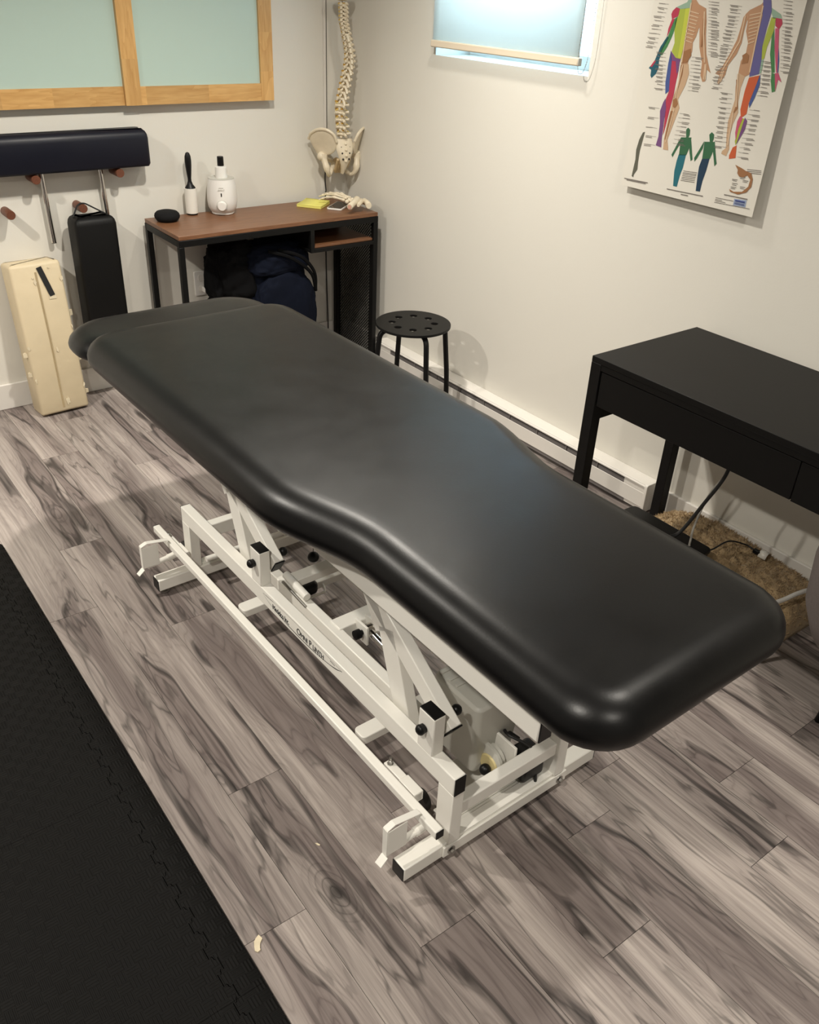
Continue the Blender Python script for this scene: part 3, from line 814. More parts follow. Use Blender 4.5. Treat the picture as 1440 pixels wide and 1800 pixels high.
obj('body', lathe(B(), [(.044, .006), (.054, .013), (.063, .030), (.0665, .055), (.0660, .085), (.0625, .120), (.058, .146), (.0565, .152), (.0545, .152), (.053, .146), (.050, .06), (.0, .055)], 40), M_whiteplast, bw)
obj('rim', lathe(B(), [(.0540, .1525), (.0570, .1530), (.0575, .1505), (.0535, .149)], 40), M_greyplast, bw)
dl = obj('dial', lathe(B(), [(.0225, 0), (.0225, .004), (.019, .012), (.017, .015), (0, .0155)], 28, (0, -.0645, .044), '-y'), M_whiteplast, bw)
obj('dial_ring', lathe(B(), [(.0245, .001), (.0245, .0025), (.022, .003)], 28, (0, -.0645, .044), '-y'), M_greyplast, dl)
bm = B(); box(bm, -.0022, .0022, -.0675, -.0635, .084, .098); obj('indicator', bm, M_blackcap, bw)
text_mesh('AVENT', .0095, M_greyplast, 'lettering', bw, Matrix.Translation((-.0145, -.0655, .1075)) @ Matrix.Rotation(R(90), 4, 'X'), .0003)
bm = B(); box(bm, -.010, .010, -.0642, -.0632, .1195, .1210); obj('logo_bar', bm, M_greyplast, bw)
bt = thing('lotion_bottle', 'white bottle with black cap standing inside the bottle warmer', 'bottle', (-.708, -.086, DZ + .0565))
obj('bottle_body', lathe(B(), [(.024, 0), (.026, .004), (.0265, .130), (.025, .141), (.013, .145), (0, .145)], 28), M_whiteplast, bt)
obj('cap', lathe(B(), [(.0135, .1452), (.0145, .147), (.0140, .182), (.0125, .184), (0, .184)], 24), M_blackcap, bt)

np_ = thing('note_pad', 'small pad of yellow sticky notes on the desk', 'note pad', (-.262, -.132, DZ), (0, 0, R(38)))
np_.scale = (1.12, 1.12, 1.1)
bm = B(); box(bm, -.056, .056, -.054, .054, 0, .010); obj('paper_block', bm, M_yellow, np_, bevel=.0006)
bm = B(); N = 8
for i in range(N + 1):
    t = i / N
    for y in (-.055, .055): bm.verts.new((-.057 + .114 * t, y, .0108 + .010 * max(0, (t - .45)) ** 1.6))
bm.verts.ensure_lookup_table()
for i in range(N): bm.faces.new([bm.verts[k] for k in (2 * i, 2 * i + 2, 2 * i + 3, 2 * i + 1)])
o = obj('top_sheet', bm, M_yellow, np_); o.modifiers.new('s', 'SOLIDIFY').thickness = .0004
ph = thing('phone', 'flat phone with pale rim lying under the skeleton hand', 'phone', (-.170, -.215, DZ), (0, 0, R(38)))
bm = B(); prism(bm, rrect(-.076, .076, -.037, .037, .010), 0, .008); obj('case', bm, M_whiteplast, ph, bevel=.0015)
bm = B(); prism(bm, rrect(-.072, .072, -.033, .033, .008), .0078, .0084); obj('screen', bm, M_glass, ph)

# ---- skeleton hand model
hd = thing('skeleton_hand', 'bone-coloured skeleton hand and wrist model lying on the desk', 'skeleton model', (-.138, -.262, DZ + .009), (0, 0, R(-67)))
hd.scale = (1.05, 1.05, 1.10)
def bone(b, p0, p1, r):
    p0 = Vector(p0); p1 = Vector(p1)
    tube(b, [p0 + (p0 - p1).normalized() * r * .7, p0, p0.lerp(p1, .2), p0.lerp(p1, .5), p0.lerp(p1, .8), p1, p1 + (p1 - p0).normalized() * r * .6],
         [r * .5, r * 1.05, r * .8, r * .62, r * .75, r, r * .5], 9)
for f, (y, ang, L, lift) in enumerate([(.036, 150, .9, .004), (.020, 163, 1.0, .012), (.004, 172, 1.08, .016), (-.012, 180, 1.0, .015), (-.028, 190, .82, .010)]):
    p = Vector((-.015, y, .018 + lift)); d = Vector((math.cos(R(ang)), math.sin(R(ang)), 0)); zz = 0
    segs = ((.058, .12), (.038, -.10), (.024, -.30), (.018, -.40)) if f else ((.042, -.05), (.032, -.15), (.026, -.25))
    for k, (l, sl) in enumerate(segs):
        q = p + d * l * L + Vector((0, 0, sl * l)); q.z = max(q.z, .007)
        b_ = B(); bone(b_, p, q, .0066 - .0011 * k); obj('metacarpal' if k == 0 else 'phalanx', b_, M_bone, hd); p = q + d * .003
for k, c in enumerate([(0, .030, .020), (.002, .012, .026), (.0, -.006, .027), (-.002, -.022, .022), (.018, .024, .021), (.020, .006, .027), (.017, -.012, .024)]):
    b_ = B(); ball(b_, c, .0105, 10, 6, (1, .95, .85)); obj('carpal', b_, M_bone, hd)
b_ = B(); tube(b_, [(.026, .008, .024), (.036, .0, .030), (.050, -.03, .032), (.062, -.070, .030), (.070, -.105, .026), (.072, -.112, .025)], [.010, .017, .016, .0125, .0135, .012], 14); obj('radius_bone', b_, M_bone, hd)
b_ = B(); lathe(b_, [(.0085, 0), (.0085, .001), (0, .001)], 12); add(b_, B()); obj('marrow_face', b_, mat('pink_marrow', (.60, .32, .24), .6), hd, loc=(.0725, -.114, .025)).rotation_euler = (R(90), 0, R(12))
b_ = B(); tube(b_, [(.030, .022, .022), (.046, .016, .026), (.062, -.006, .027), (.078, -.050, .024), (.080, -.056, .024)], [.008, .012, .010, .0085, .007], 12); obj('ulna_bone', b_, M_bone, hd)
b_ = B(); tube(b_, [(.036, .034, .018), (.052, .036, .022), (.080, .018, .022), (.102, -.006, .018), (.106, -.010, .018)], [.008, .0135, .012, .0145, .012], 12); obj('loose_bone', b_, M_bone, hd)

# =================================================================== SPINE AND PELVIS MODEL (hanging in the corner)
sp = thing('spine_model', 'anatomical spine and pelvis model hanging in the room corner', 'skeleton model', (-.10, -.145, .86))
SPX = [(-.107, 1.595), (-.104, 1.55), (-.104, 1.518), (-.093, 1.48), (-.080, 1.434), (-.071, 1.393), (-.073, 1.349), (-.087, 1.305), (-.098, 1.261), (-.110, 1.217), (-.116, 1.172), (-.113, 1.126), (-.110, 1.08), (-.101, 1.046)]
SPX = [(-.115, 1.78), (-.112, 1.70), (-.109, 1.64)] + SPX
def spc(z):
    for (xa, za), (xb, zb) in zip(SPX, SPX[1:]):
        if zb <= z <= za: t = (za - z) / (za - zb); return xa + (xb - xa) * t
    return SPX[-1][0] if z < SPX[-1][1] else SPX[0][0]
FACE = R(-100)                     # direction the back of the model faces (world azimuth)
fb = Vector((math.cos(FACE), math.sin(FACE), 0)); fs_ = Vector((-fb.y, fb.x, 0))
SO = Vector((-.10, -.145, .86))
def SP(lat, back, z, z0):
    return Vector((spc(z0), -.145, z)) + fs_ * lat + fb * back - SO
zs = []; z = 1.046
hs = [.0305] * 5 + [.0250] * 6 + [.0220] * 6 + [.0155] * 7
for h_ in hs: zs.append((z + h_ / 2, h_)); z += h_
for i, (zc, h_) in enumerate(zs):
    lum = i < 5; cer = i >= 17
    rb_ = .0250 if lum else (.0160 if cer else .0210 - .0003 * (i - 5))
    b_ = B()
    bz = zc
    # body
    prof = [(rb_ * .9, -h_ * .40), (rb_ * 1.02, -h_ * .34), (rb_ * .86, 0), (rb_ * 1.02, h_ * .34), (rb_ * .9, h_ * .40)]
    q = B(); lathe(q, prof, 14); add(b_, q, Matrix.Translation(SP(0, -.012, bz, zc)))
    # arch, spinous process, transverse processes
    for s in (-1, 1):
        tube(b_, [SP(s * rb_ * .6, -.002, bz, zc), SP(s * .011, .010, bz, zc), SP(0, .019, bz - .002, zc)], [.006, .0065, .0055], 8)
        tl = .034 if lum else (.017 if cer else .029 - .0009 * (i - 5))
        up = .002 if lum else .006
        tube(b_, [SP(s * .010, .006, bz, zc), SP(s * tl * .7, .010 + (0 if lum else .006), bz + up * .5, zc), SP(s * tl, .010 + (0 if lum else .010), bz + up, zc)], [.0070, .0050, .0064], 8)
        ball(b_, SP(s * .012, .010, bz + h_ * .42, zc), .0058, 8, 6); ball(b_, SP(s * .013, .012, bz - h_ * .42, zc), .0055, 8, 6)
    if lum: tube(b_, [SP(0, .016, bz, zc), SP(0, .034, bz - .004, zc), SP(0, .040, bz - .008, zc)], [.007, .0065, .006], 8)
    elif cer: tube(b_, [SP(0, .014, bz, zc), SP(0, .026, bz - .007, zc)], [.005, .0045], 8)
    else: tube(b_, [SP(0, .016, bz, zc), SP(0, .030, bz - .016, zc), SP(0, .036, bz - .028, zc)], [.0080, .0068, .0056], 8)
    obj('vertebra', b_, M_bone, sp)
    b_ = B(); q = B(); lathe(q, [(rb_ * .93, -h_ * .11), (rb_ * .98, 0), (rb_ * .93, h_ * .11)], 14); add(b_, q, Matrix.Translation(SP(0, -.012, bz + h_ / 2, zc))); obj('disc', b_, M_disc, sp)
    b_ = B()
    for s in (-1, 1):
        nl = .030 if lum else .023
        tube(b_, [SP(s * .006, .002, bz + h_ * .40, zc), SP(s * nl * .7, .002, bz + h_ * .36, zc), SP(s * nl, .003, bz + h_ * .26, zc)], [.0032, .0026, .0018], 6)
    obj('nerve_root', b_, M_nerve, sp)
# sacrum with paired holes, coccyx
b_ = B()
rows = [(1.040, .040, .004), (1.020, .046, .010), (.995, .042, .017), (.970, .034, .020), (.945, .025, .016), (.920, .016, .006), (.900, .010, -.006), (.882, .006, -.016)]
rings = []
for z, w_, bk in rows:
    ring = []
    for k in range(16):
        a = 2 * math.pi * k / 16; ring.append(b_.verts.new(SP(w_ * math.cos(a), bk + (.016 if math.sin(a) > 0 else .010) * math.sin(a), z, 1.046)))
    rings.append(ring)
for a, c in zip(rings, rings[1:]):
    for k in range(16): b_.faces.new((a[k], a[(k + 1) % 16], c[(k + 1) % 16], c[k]))
b_.faces.new(rings[0]); b_.faces.new(rings[-1])
for k in range(4): ball(b_, SP(0, rows[k + 1][2] + .016, rows[k + 1][0], 1.046), .007, 8, 6)
sacrum = obj('sacrum', b_, M_bone, sp)
b_ = B()
for k in range(3):
    for s in (-1, 1): ball(b_, SP(s * (.021 - .003 * k), rows[k + 1][2] + .0135, 1.006 - .026 * k, 1.046), .0048, 8, 6, (1, 1, 1))
obj('sacral_hole', b_, M_ply, sacrum)
# hip bones: curved plates, left one broad to the view
def hip(side):
    """lofted bowl: rows of (lat, back, z) from the sacrum rim to the outer crest, then ischium branch"""
    b_ = B(); G = []
    crest = [(.040, .022, 1.028), (.062, .030, 1.062), (.090, .014, 1.080), (.118, -.022, 1.078), (.138, -.062, 1.056), (.142, -.085, 1.030)]
    mid = [(.042, .016, 1.006), (.058, .014, 1.026), (.080, -.002, 1.034), (.100, -.032, 1.030), (.118, -.062, 1.014), (.124, -.082, 1.000)]
    low = [(.044, .006, .984), (.056, .002, .992), (.070, -.012, .992), (.084, -.036, .986), (.098, -.060, .976), (.102, -.078, .968)]
    neck = [(.060, -.018, .968), (.066, -.020, .966), (.074, -.026, .964), (.084, -.042, .960), (.094, -.060, .956), (.096, -.074, .952)]
    rows_ = [crest, mid, low, neck]
    V = [[b_.verts.new(SP(side * l, bk, z, 1.046)) for l, bk, z in r_] for r_ in rows_]
    for a, c in zip(V, V[1:]):
        for k in range(5): b_.faces.new((a[k], a[k + 1], c[k + 1], c[k]))
    o = obj('hip_bone', b_, M_bone, sp, sharp=180)
    m = o.modifiers.new('s', 'SOLIDIFY'); m.thickness = .009; m.offset = 0
    m = o.modifiers.new('b', 'SUBSURF'); m.levels = 2; m.render_levels = 2
    b_ = B()
    tube(b_, spline([SP(side * .046, .026, 1.030, 1.046), SP(side * .062, .030, 1.062, 1.046), SP(side * .090, .014, 1.081, 1.046), SP(side * .118, -.022, 1.079, 1.046), SP(side * .138, -.062, 1.057, 1.046), SP(side * .142, -.085, 1.030, 1.046)], 5), .0068, 8)
    obj('iliac_crest', b_, M_bone, o)
    b_ = B()
    tube(b_, spline([SP(side * .084, -.040, .966, 1.046), SP(side * .084, -.034, .945, 1.046), SP(side * .078, -.022, .915, 1.046), SP(side * .070, -.022, .888, 1.046), SP(side * .056, -.040, .872, 1.046), SP(side * .034, -.066, .890, 1.046), SP(side * .014, -.085, .918, 1.046)], 5),
         [.021, .020, .019, .018, .017, .016, .015, .014, .014, .015, .016, .016, .015, .014, .012, .011, .010, .010, .009, .009, .009, .009, .009, .010, .011, .011, .011, .011, .011, .011, .011], 10)
    obj('ischium', b_, M_bone, o)
    b_ = B(); ball(b_, SP(side * .094, -.044, .958, 1.046), .021, 14, 8); obj('hip_socket', b_, M_bone, o)
    b_ = B(); tube(b_, spline([SP(side * .094, -.070, .952, 1.046), SP(side * .06, -.088, .940, 1.046), SP(side * .012, -.092, .922, 1.046)], 5), .0095, 8); obj('pubic_branch', b_, M_bone, o)
hip(-1); hip(1)
b_ = B(); ball(b_, SP(0, -.088, .918, 1.046), .019, 12, 8, (1, .8, 1.3)); obj('pubic_joint', b_, M_bone2, sp)
b_ = B(); 
for k in range(6):
    t = k / 5
    tube(b_, [SP(-.03 + .06 * t, .006, .955 - .01 * abs(t - .5), 1.046), SP((-.03 + .06 * t) * .9, -.02, .915, 1.046), SP((-.03 + .06 * t) * .6, -.055, .885, 1.046), SP((-.03 + .06 * t) * .4, -.082, .905, 1.046)], [.007, .0075, .008, .007], 8)
o = obj('pelvic_floor', b_, M_bone2, sp)
# occiput and hanging rod (above the picture)
b_ = B(); ball(b_, SP(0, -.012, 1.622, 1.60), .050, 16, 10, (1, 1, .52)); obj('skull_base', b_, M_bone, sp)
b_ = B(); tube(b_, [SP(0, -.012, 1.05, 1.05)] + [SP(0, -.004, z / 100, z / 100) for z in range(106, 186, 4)] , .003, 8); obj('support_rod', b_, M_steel, sp)
b_ = B(); tube(b_, arc_path([SP(0, -.004, 1.84, 1.84), SP(0, -.004, 1.93, 1.84), Vector((-.10, -.002, 1.93)) - SO], .03), .004, 8); obj('wall_hook', b_, M_steel, sp)

# cable channel on the back wall with the cord below it
cc = thing('cable_channel', 'narrow grey cable channel running up the wall behind the spine model', 'cable channel', (-.1145, 0, 1.0))
bm = B(); box(bm, -.006, .006, -.010, -.0005, .05, 1.31); obj('channel', bm, M_base, cc, bevel=.002)
bm = B(); tube(bm, spline([(.0065, -.006, 1.31), (.0075, -.006, .6), (.0075, -.006, .06), (.003, -.006, -.02), (.001, -.006, -.10), (-.003, -.006, -.16), (.001, -.006, -.22), (-.002, -.006, -.26), (0, -.006, -.60), (.001, -.017, -.86), (0, -.02, -.995)], 6), .0028, 8); obj('cord', bm, M_cable_b, cc)

# =================================================================== PEG WALL
for i, (x, z, lab) in enumerate([(-1.5015, .9535, 'round wooden wall peg under the left of the navy pad'), (-1.1625, .9540, 'round wooden wall peg under the right end of the navy pad'),
                                 (-1.6200, .8300, 'empty round wooden wall peg at the far left'), (-1.3345, .8285, 'round wooden wall peg holding the black bolster strap')]):
    o = obj('wall_peg', lathe(B(), [(.0175, 0), (.0175, .0860), (.0165, .0885), (0, .0885)], 24, (0, 0, 0), '-y'), M_peg, None, loc=(x, 0, z))
    T(o, lab, 'peg', 'wooden wall pegs')

ar = thing('padded_armrest', 'navy vinyl padded bar with two steel rods resting on pegs', 'armrest', (-1.40, -.0515, .9725))
bm = B(); padded(bm, rrect(-.42, .374, -.0455, .0455, .018, 5), [(.022, .0), (.006, .002), (0, .012), (0, .112), (.003, .126), (.009, .137), (.019, .144), (.032, .147)]); obj('pad', bm, M_navy, ar, sharp=60)
for x, x2, zb in ((-.063, -.057, -.282), (.175, .185, -.282)):
    r_ = obj('steel_rod', tube(B(), [(x, .028, .01), (x2, .028, zb)], .0105, 16), M_chrome, ar, bevel=.001)
    obj('rod_cap', tube(B(), [(x2, .028, zb - .001), (x2, .028, zb + .004)], .0104, 16), M_blackcap, r_)

bb = thing('black_bolster', 'black vinyl bolster hanging by a strap from a wall peg', 'bolster', (-1.312, -.095, .172), (0, 0, R(2)))
bm = B(); padded(bm, rrect(-.088, .088, -.058, .056, .022, 5), [(.03, 0), (.010, .003), (.002, .012), (0, .022), (0, .600), (.004, .616), (.012, .626), (.026, .632), (.040, .634)]); obj('bolster_body', bm, M_vinyl2, bb, sharp=60)
obj('strap', tube(B(), arc_path([(-.074, .0, .628), (-.046, .012, .670), (-.030, .014, .678), (-.012, .012, .676), (.06, 0, .632)], .006, 3), .0032, 8), M_webbing, bb)

cb = thing('cream_bolster', 'worn cream vinyl bolster leaning upright against the wall', 'bolster', (-1.572, -.122, .004), (R(-6.5), 0, R(3)))
bm = B(); padded(bm, rrect(-.104, .104, -.062, .058, .012, 3), [(.014, 0), (.004, .002), (0, .010), (0, .622), (.004, .632), (.014, .636), (.022, .637)])
for v in bm.verts:
    n_ = noise.noise(Vector(v.co) * 9.0); v.co.x += .004 * n_; v.co.y += .003 * noise.noise(Vector(v.co) * 13.0)
obj('bolster_body', bm, M_cream, cb, sharp=60)
bm = B(); tube(bm, [(-.004, -.0625, .02), (.0, -.0632, .3), (-.002, -.063, .60)], .0022, 6); tube(bm, [(-.009, -.0622, .02), (-.005, -.0625, .3), (-.007, -.0625, .60)], .0016, 6); obj('zip_seam', bm, mat('seam_tan', (.46, .36, .21), .7), cb)
bm = B(); beam(bm, (.012, -.0645, .618), (.045, -.0645, .498), .022, .003, (1, 0, 0)); obj('webbing_handle', bm, M_webbing, cb, bevel=.001)
bm = B(); box(bm, .030, .060, -.0638, -.0628, .484, .504); obj('handle_patch', bm, M_creamtorn, cb)
for k, (x, z, s, el) in enumerate([(.018, .045, .012, 2.0), (.017, .275, .007, 2.4), (.094, .560, .009, 1.6), (-.014, .560, .008, 2.0), (-.020, .578, .006, 1.2), (.098, .36, .006, 2.0), (-.097, .16, .006, 2.5), (-.097, .30, .006, 2.2), (.098, .10, .006, 2.6), (.05, .61, .006, .8)]):
    bm = B(); random.seed(k + 3)
    pts = [(x + s * math.cos(2 * math.pi * j / 13) * (.35 + .65 * random.random()), z + s * el * math.sin(2 * math.pi * j / 13) * (.35 + .65 * random.random())) for j in range(13)]
    prism(bm, pts, .0630, .0650, Matrix(((1, 0, 0, 0), (0, 0, -1, 0), (0, 1, 0, 0), (0, 0, 0, 1)))); obj('torn_flap', bm, M_creamtorn, cb)
for k, (x, z) in enumerate([(.1045, .205), (.1045, .055), (-.1045, .26), (-.1045, .175), (.1045, .40)]):
    bm = B(); random.seed(k + 40)
    q = [(x, -.05), (x + math.copysign(.012 + .006 * random.random(), x), -.045 + .01 * random.random()), (x + math.copysign(.004, x), -.030), (x, -.028)]
    prism(bm, q, z, z + .016 + .01 * random.random()); obj('peeling_edge', bm, M_creamtorn, cb)

# =================================================================== BACKPACK UNDER THE DESK, OUTLET
bp = thing('backpack', 'dark navy backpack slumped under the brown desk', 'backpack', (-.575, -.195, 0))
def lump(name, c, s, m, amp, seed, parent=bp, fr=6.0, flat=0):
    b_ = B(); bmesh.ops.create_icosphere(b_, subdivisions=5, radius=1)
    for v in b_.verts:
        d = v.co.copy()
        q = Vector((math.copysign(abs(d.x) ** .72, d.x), math.copysign(abs(d.y) ** .72, d.y), math.copysign(abs(d.z) ** .72, d.z)))
        k = 1 + amp * (noise.noise(d * fr * .35 + Vector((seed, 0, 0))) + .6 * (1 - 2 * abs(noise.noise(d * fr * .7 + Vector((0, seed, 0))))))
        v.co = Vector((c[0] + q.x * s[0] * k, c[1] + q.y * s[1] * k, max(0.002 - 0, c[2] + q.z * s[2] * k)))
    return obj(name, b_, m, parent, sharp=180)
lump('main_bag', (.035, .01, .30), (.185, .115, .29), M_navyfab, .07, 1.7)
lump('hood_flap', (.035, -.015, .560), (.160, .115, .075), M_navyfab, .12, 4.1)
lump('front_pocket', (.055, -.095, .31), (.150, .050, .20), M_navyfab, .09, 7.7)
lump('side_bundle', (-.15, .02, .50), (.115, .10, .150), M_blackfab, .16, 9.3)
lump('side_pocket', (-.125, .03, .24), (.075, .09, .24), M_blackfab, .09, 3.3)
b_ = B()
for off in (0, .05): tube(b_, spline([(-.04 + off, -.125, .62), (.06 + off, -.155, .585), (.17 + off * .4, -.14, .50), (.215, -.11, .40)]), .008, 6)
obj('strap', b_, M_blackfab, bp)
ot = thing('wall_outlet', 'white wall outlet with plug beside the backpack', 'outlet', (-.808, 0, .420))
bm = B(); prism(bm, rrect(-.036, .036, -.058, .058, .006, 3), 0, .006, Matrix(((1, 0, 0, 0), (0, 0, -1, 0), (0, 1, 0, 0), (0, 0, 0, 1)))); obj('plate', bm, M_whiteplast, ot, bevel=.002)
for z in (-.026, .026):
    bm = B(); prism(bm, rrect(-.017, .017, z - .015, z + .015, .010, 4), .0055, .008, Matrix(((1, 0, 0, 0), (0, 0, -1, 0), (0, 1, 0, 0), (0, 0, 0, 1)))); obj('socket', bm, M_base, ot)
pg = bpy.data.objects.new
pl_ = thing('power_plug', 'white power plug with black cord in the wall outlet', 'plug', (-.800, -.0085, .394))
bm = B(); box(bm, -.012, .030, -.030, 0, -.013, .013); obj('plug_body', bm, M_whiteplast, pl_, bevel=.004)
bm = B(); tube(bm, spline([(.028, -.022, .01), (.036, -.03, .04), (.03, -.03, .09), (.05, -.03, .13), (.10, -.04, .10), (.09, -.05, .0), (.07, -.05, -.20), (.03, -.03, -.375)]), .003, 7); obj('cord', bm, M_cable_b, pl_)

# =================================================================== STOOL
st = thing('round_stool', 'small round black metal stool with perforated seat', 'stool', (-.315, -1.022, 0))
bm = B(); n = 64; ZT_, ZB_ = .450, .437
prof_r = [(.160, ZT_ - .004), (.1585, ZT_ - .001), (.156, ZT_)]
# seat top with eight holes: fill between outer circle and holes
outer = [bm.verts.new((.160 * math.cos(2 * math.pi * k / n), .160 * math.sin(2 * math.pi * k / n), ZT_)) for k in range(n)]
edges = [bm.edges.new((outer[k], outer[(k + 1) % n])) for k in range(n)]
for h in range(8):
    a = R(22.5 + 45 * h - 15); cx, cy = .090 * math.cos(a), .090 * math.sin(a)
    hv = [bm.verts.new((cx + .0155 * math.cos(2 * math.pi * k / 16), cy + .0155 * math.sin(2 * math.pi * k / 16), ZT_)) for k in range(16)]
    edges += [bm.edges.new((hv[k], hv[(k + 1) % 16])) for k in range(16)]
bmesh.ops.triangle_fill(bm, edges=edges, use_beauty=True)
# drop faces that fill the holes
for f in [f for f in bm.faces if any((Vector((.090 * math.cos(R(7.5 + 45 * h)), .090 * math.sin(R(7.5 + 45 * h)))) - f.calc_center_median().xy).length < .0145 for h in range(8))]:
    bm.faces.remove(f)
o = obj('seat', bm, M_blackmetal, st, smooth=False); m = o.modifiers.new('s', 'SOLIDIFY'); m.thickness = .011; m.offset = -1
m = o.modifiers.new('bv', 'BEVEL'); m.width = .002; m.segments = 2; m.limit_method = 'ANGLE'
for k in range(4):
    a = R(-105 + 90 * k); ca, sa = math.cos(a), math.sin(a)
    pts = arc_path([(.03 * ca, .03 * sa, .428), (.148 * ca, .148 * sa, .428), (.172 * ca, .172 * sa, .20), (.180 * ca, .180 * sa, .004)], .035, 8)
    lg = obj('leg', tube(B(), pts, .0112, 12), M_blackmetal, st)
    obj('foot_cap', tube(B(), [(.180 * ca, .180 * sa, 0), (.1795 * ca, .1795 * sa, .016)], .0132, 12), M_blackcap, lg)

# =================================================================== BLACK DESK (right)
md = thing('black_desk', 'black lacquered desk with flush drawer fronts against the right wall', 'desk', (-.543, -3.625, 0))
def mp(name, build, m=M_blackpaint, bevel=.0015, parent=md):
    b_ = B(); build(b_); return obj(name, b_, m, parent, bevel=bevel)
mp('desk_top', lambda b: box(b, 0, .50, 0, 1.42, .732, .750))
mp('front_rail', lambda b: box(b, .002, .030, .0, 1.42, .712, .7315))
for y in (0, 1.394): mp('side_panel', lambda b: box(b, .038, .462, y + .004, y + .022, .535, .7315))
mp('back_panel', lambda b: box(b, .470, .484, .03, 1.39, .60, .7315))
dr = mp('drawer', lambda b: box(b, .004, .022, .712, 1.378, .598, .7095))
dr2 = mp('drawer', lambda b: box(b, .004, .022, .042, .709, .596, .7095))
mp('drawer_box', lambda b: [box(b, .022, .45, .72, .732, .605, .70), box(b, .022, .45, 1.35, 1.362, .605, .70), box(b, .022, .45, .732, 1.35, .605, .612)], parent=dr, bevel=0)
for x in (0, .462):
    for y in (0, 1.382): mp('leg', lambda b: box(b, x, x + .038, y, y + .038, 0, .7315))

# clip-on bits and cables around it
bm = B(); box(bm, -.006, .006, -.006, .006, 0, .060); o = obj('adapter', bm, M_whiteplast, None, bevel=.002, loc=(-.560, -2.990, .628))
bpy.data.objects.remove(o, do_unlink=True)
def cable(name, label, pts, r, m, n=8):
    P0 = Vector(pts[-1]); o = obj(name, tube(B(), [p - P0 for p in spline(pts, 8)], r, n), m, None, loc=P0); return T(o, label, 'cable')
cable('power_cable', 'thick black cable hanging down from the black desk', [(-.20, -2.57, .60), (-.27, -2.585, .52), (-.305, -2.59, .44), (-.33, -2.56, .34), (-.372, -2.530, .235), (-.41, -2.51, .215), (-.43, -2.50, .21)], .0058, M_cable_b)
cable('thin_cable', 'thin grey cable hanging beside the thick black cable', [(-.17, -2.56, .60), (-.235, -2.575, .50), (-.25, -2.56, .42), (-.265, -2.53, .33), (-.31, -2.535, .24), (-.345, -2.555, .204), (-.37, -2.57, .204)], .0036, M_cable_g)
wc = cable('white_cable', 'white cable curving from beneath the table to the grey chair', [(-.46, -2.83, .135), (-.314, -2.872, .152), (-.25, -2.888, .164), (-.186, -2.897, .155), (-.13, -2.91, .11), (-.10, -2.93, .007)], .0068, M_cable_w)
pc = thing('tagged_cord', 'thin dark cord with white tag lying on the beige cushion', 'cable', (-.123, -2.695, .150))
bm = B(); tube(bm, [Vector(p) - Vector((-.123, -2.695, .150)) for p in spline([(-.30, -2.55, .15), (-.261, -2.582, .152), (-.203, -2.604, .178), (-.145, -2.634, .160), (-.136, -2.664, .152)])], .0028, 7); obj('cord', bm, M_cable_b, pc)
bm = B(); box(bm, -.020, -.006, .010, .034, -.006, .008); obj('plug', bm, M_blackcap, pc, bevel=.002)
bm = B()
for i in range(7):
    t = i / 6; x = -.024 + .036 * t; z = .012 - .030 * max(0, .3 - t) * 2 - .022 * max(0, t - .75) * 4 * .6
    for y in (-.016, .012): bm.verts.new((x, y, z))
bm.verts.ensure_lookup_table()
for i in range(6): bm.faces.new([bm.verts[k] for k in (2 * i, 2 * i + 2, 2 * i + 3, 2 * i + 1)])
o = obj('tag', bm, M_paper, pc); o.modifiers.new('s', 'SOLIDIFY').thickness = .0006

sb = thing('storage_box', 'low black plastic box between the table and beige cushion', 'box', (-.392, -2.46, 0))
bm = B(); prism(bm, rrect(-.070, .070, -.160, .155, .018, 5), 0, .188); obj('box_body', bm, M_blackcap, sb, bevel=.004)
bm = B(); prism(bm, rrect(-.075, .073, -.165, .158, .020, 5), .188, .202); obj('lid', bm, M_blackcap, sb, bevel=.004)

# ---- fleece cushion
fl = thing('fleece_cushion', 'fluffy beige fleece cushion on the floor under the black desk', 'cushion', (-.155, -2.58, 0))
b_ = B(); NX, NY = 34, 74; g = []
for i in range(NX + 1):
    row = []
    for j in range(NY + 1):
        u = -1 + 2 * i / NX; v = -1 + 2 * j / NY
        e = max(0, 1 - abs(u) ** 4) ** .5 * max(0, 1 - abs(v) ** 5) ** .5
        z = .014 + .120 * e * (1 + .10 * math.sin(v * 4 + u)) + (.010 * noise.noise(Vector((u * 6, v * 14, 0))) + .006 * noise.noise(Vector((u * 19, v * 42, 3)))) * (.3 + e)
        row.append(b_.verts.new((u * .125, v * .325, max(.004, z))))
    g.append(row)
bot = []
for i in range(NX):
    for j in range(NY): b_.faces.new((g[i][j], g[i + 1][j], g[i + 1][j + 1], g[i][j + 1]))
rim = [g[i][0] for i in range(NX + 1)] + [g[NX][j] for j in range(1, NY + 1)] + [g[i][NY] for i in range(NX - 1, -1, -1)] + [g[0][j] for j in range(NY - 1, 0, -1)]
lowr = [b_.verts.new((v.co.x, v.co.y, 0)) for v in rim]
for k in range(len(rim)): b_.faces.new((rim[k], rim[(k + 1) % len(rim)], lowr[(k + 1) % len(rim)], lowr[k]))
b_.faces.new(lowr)
obj('fleece_cover', b_, M_fleece, fl, sharp=180)
b_ = B(); random.seed(5)
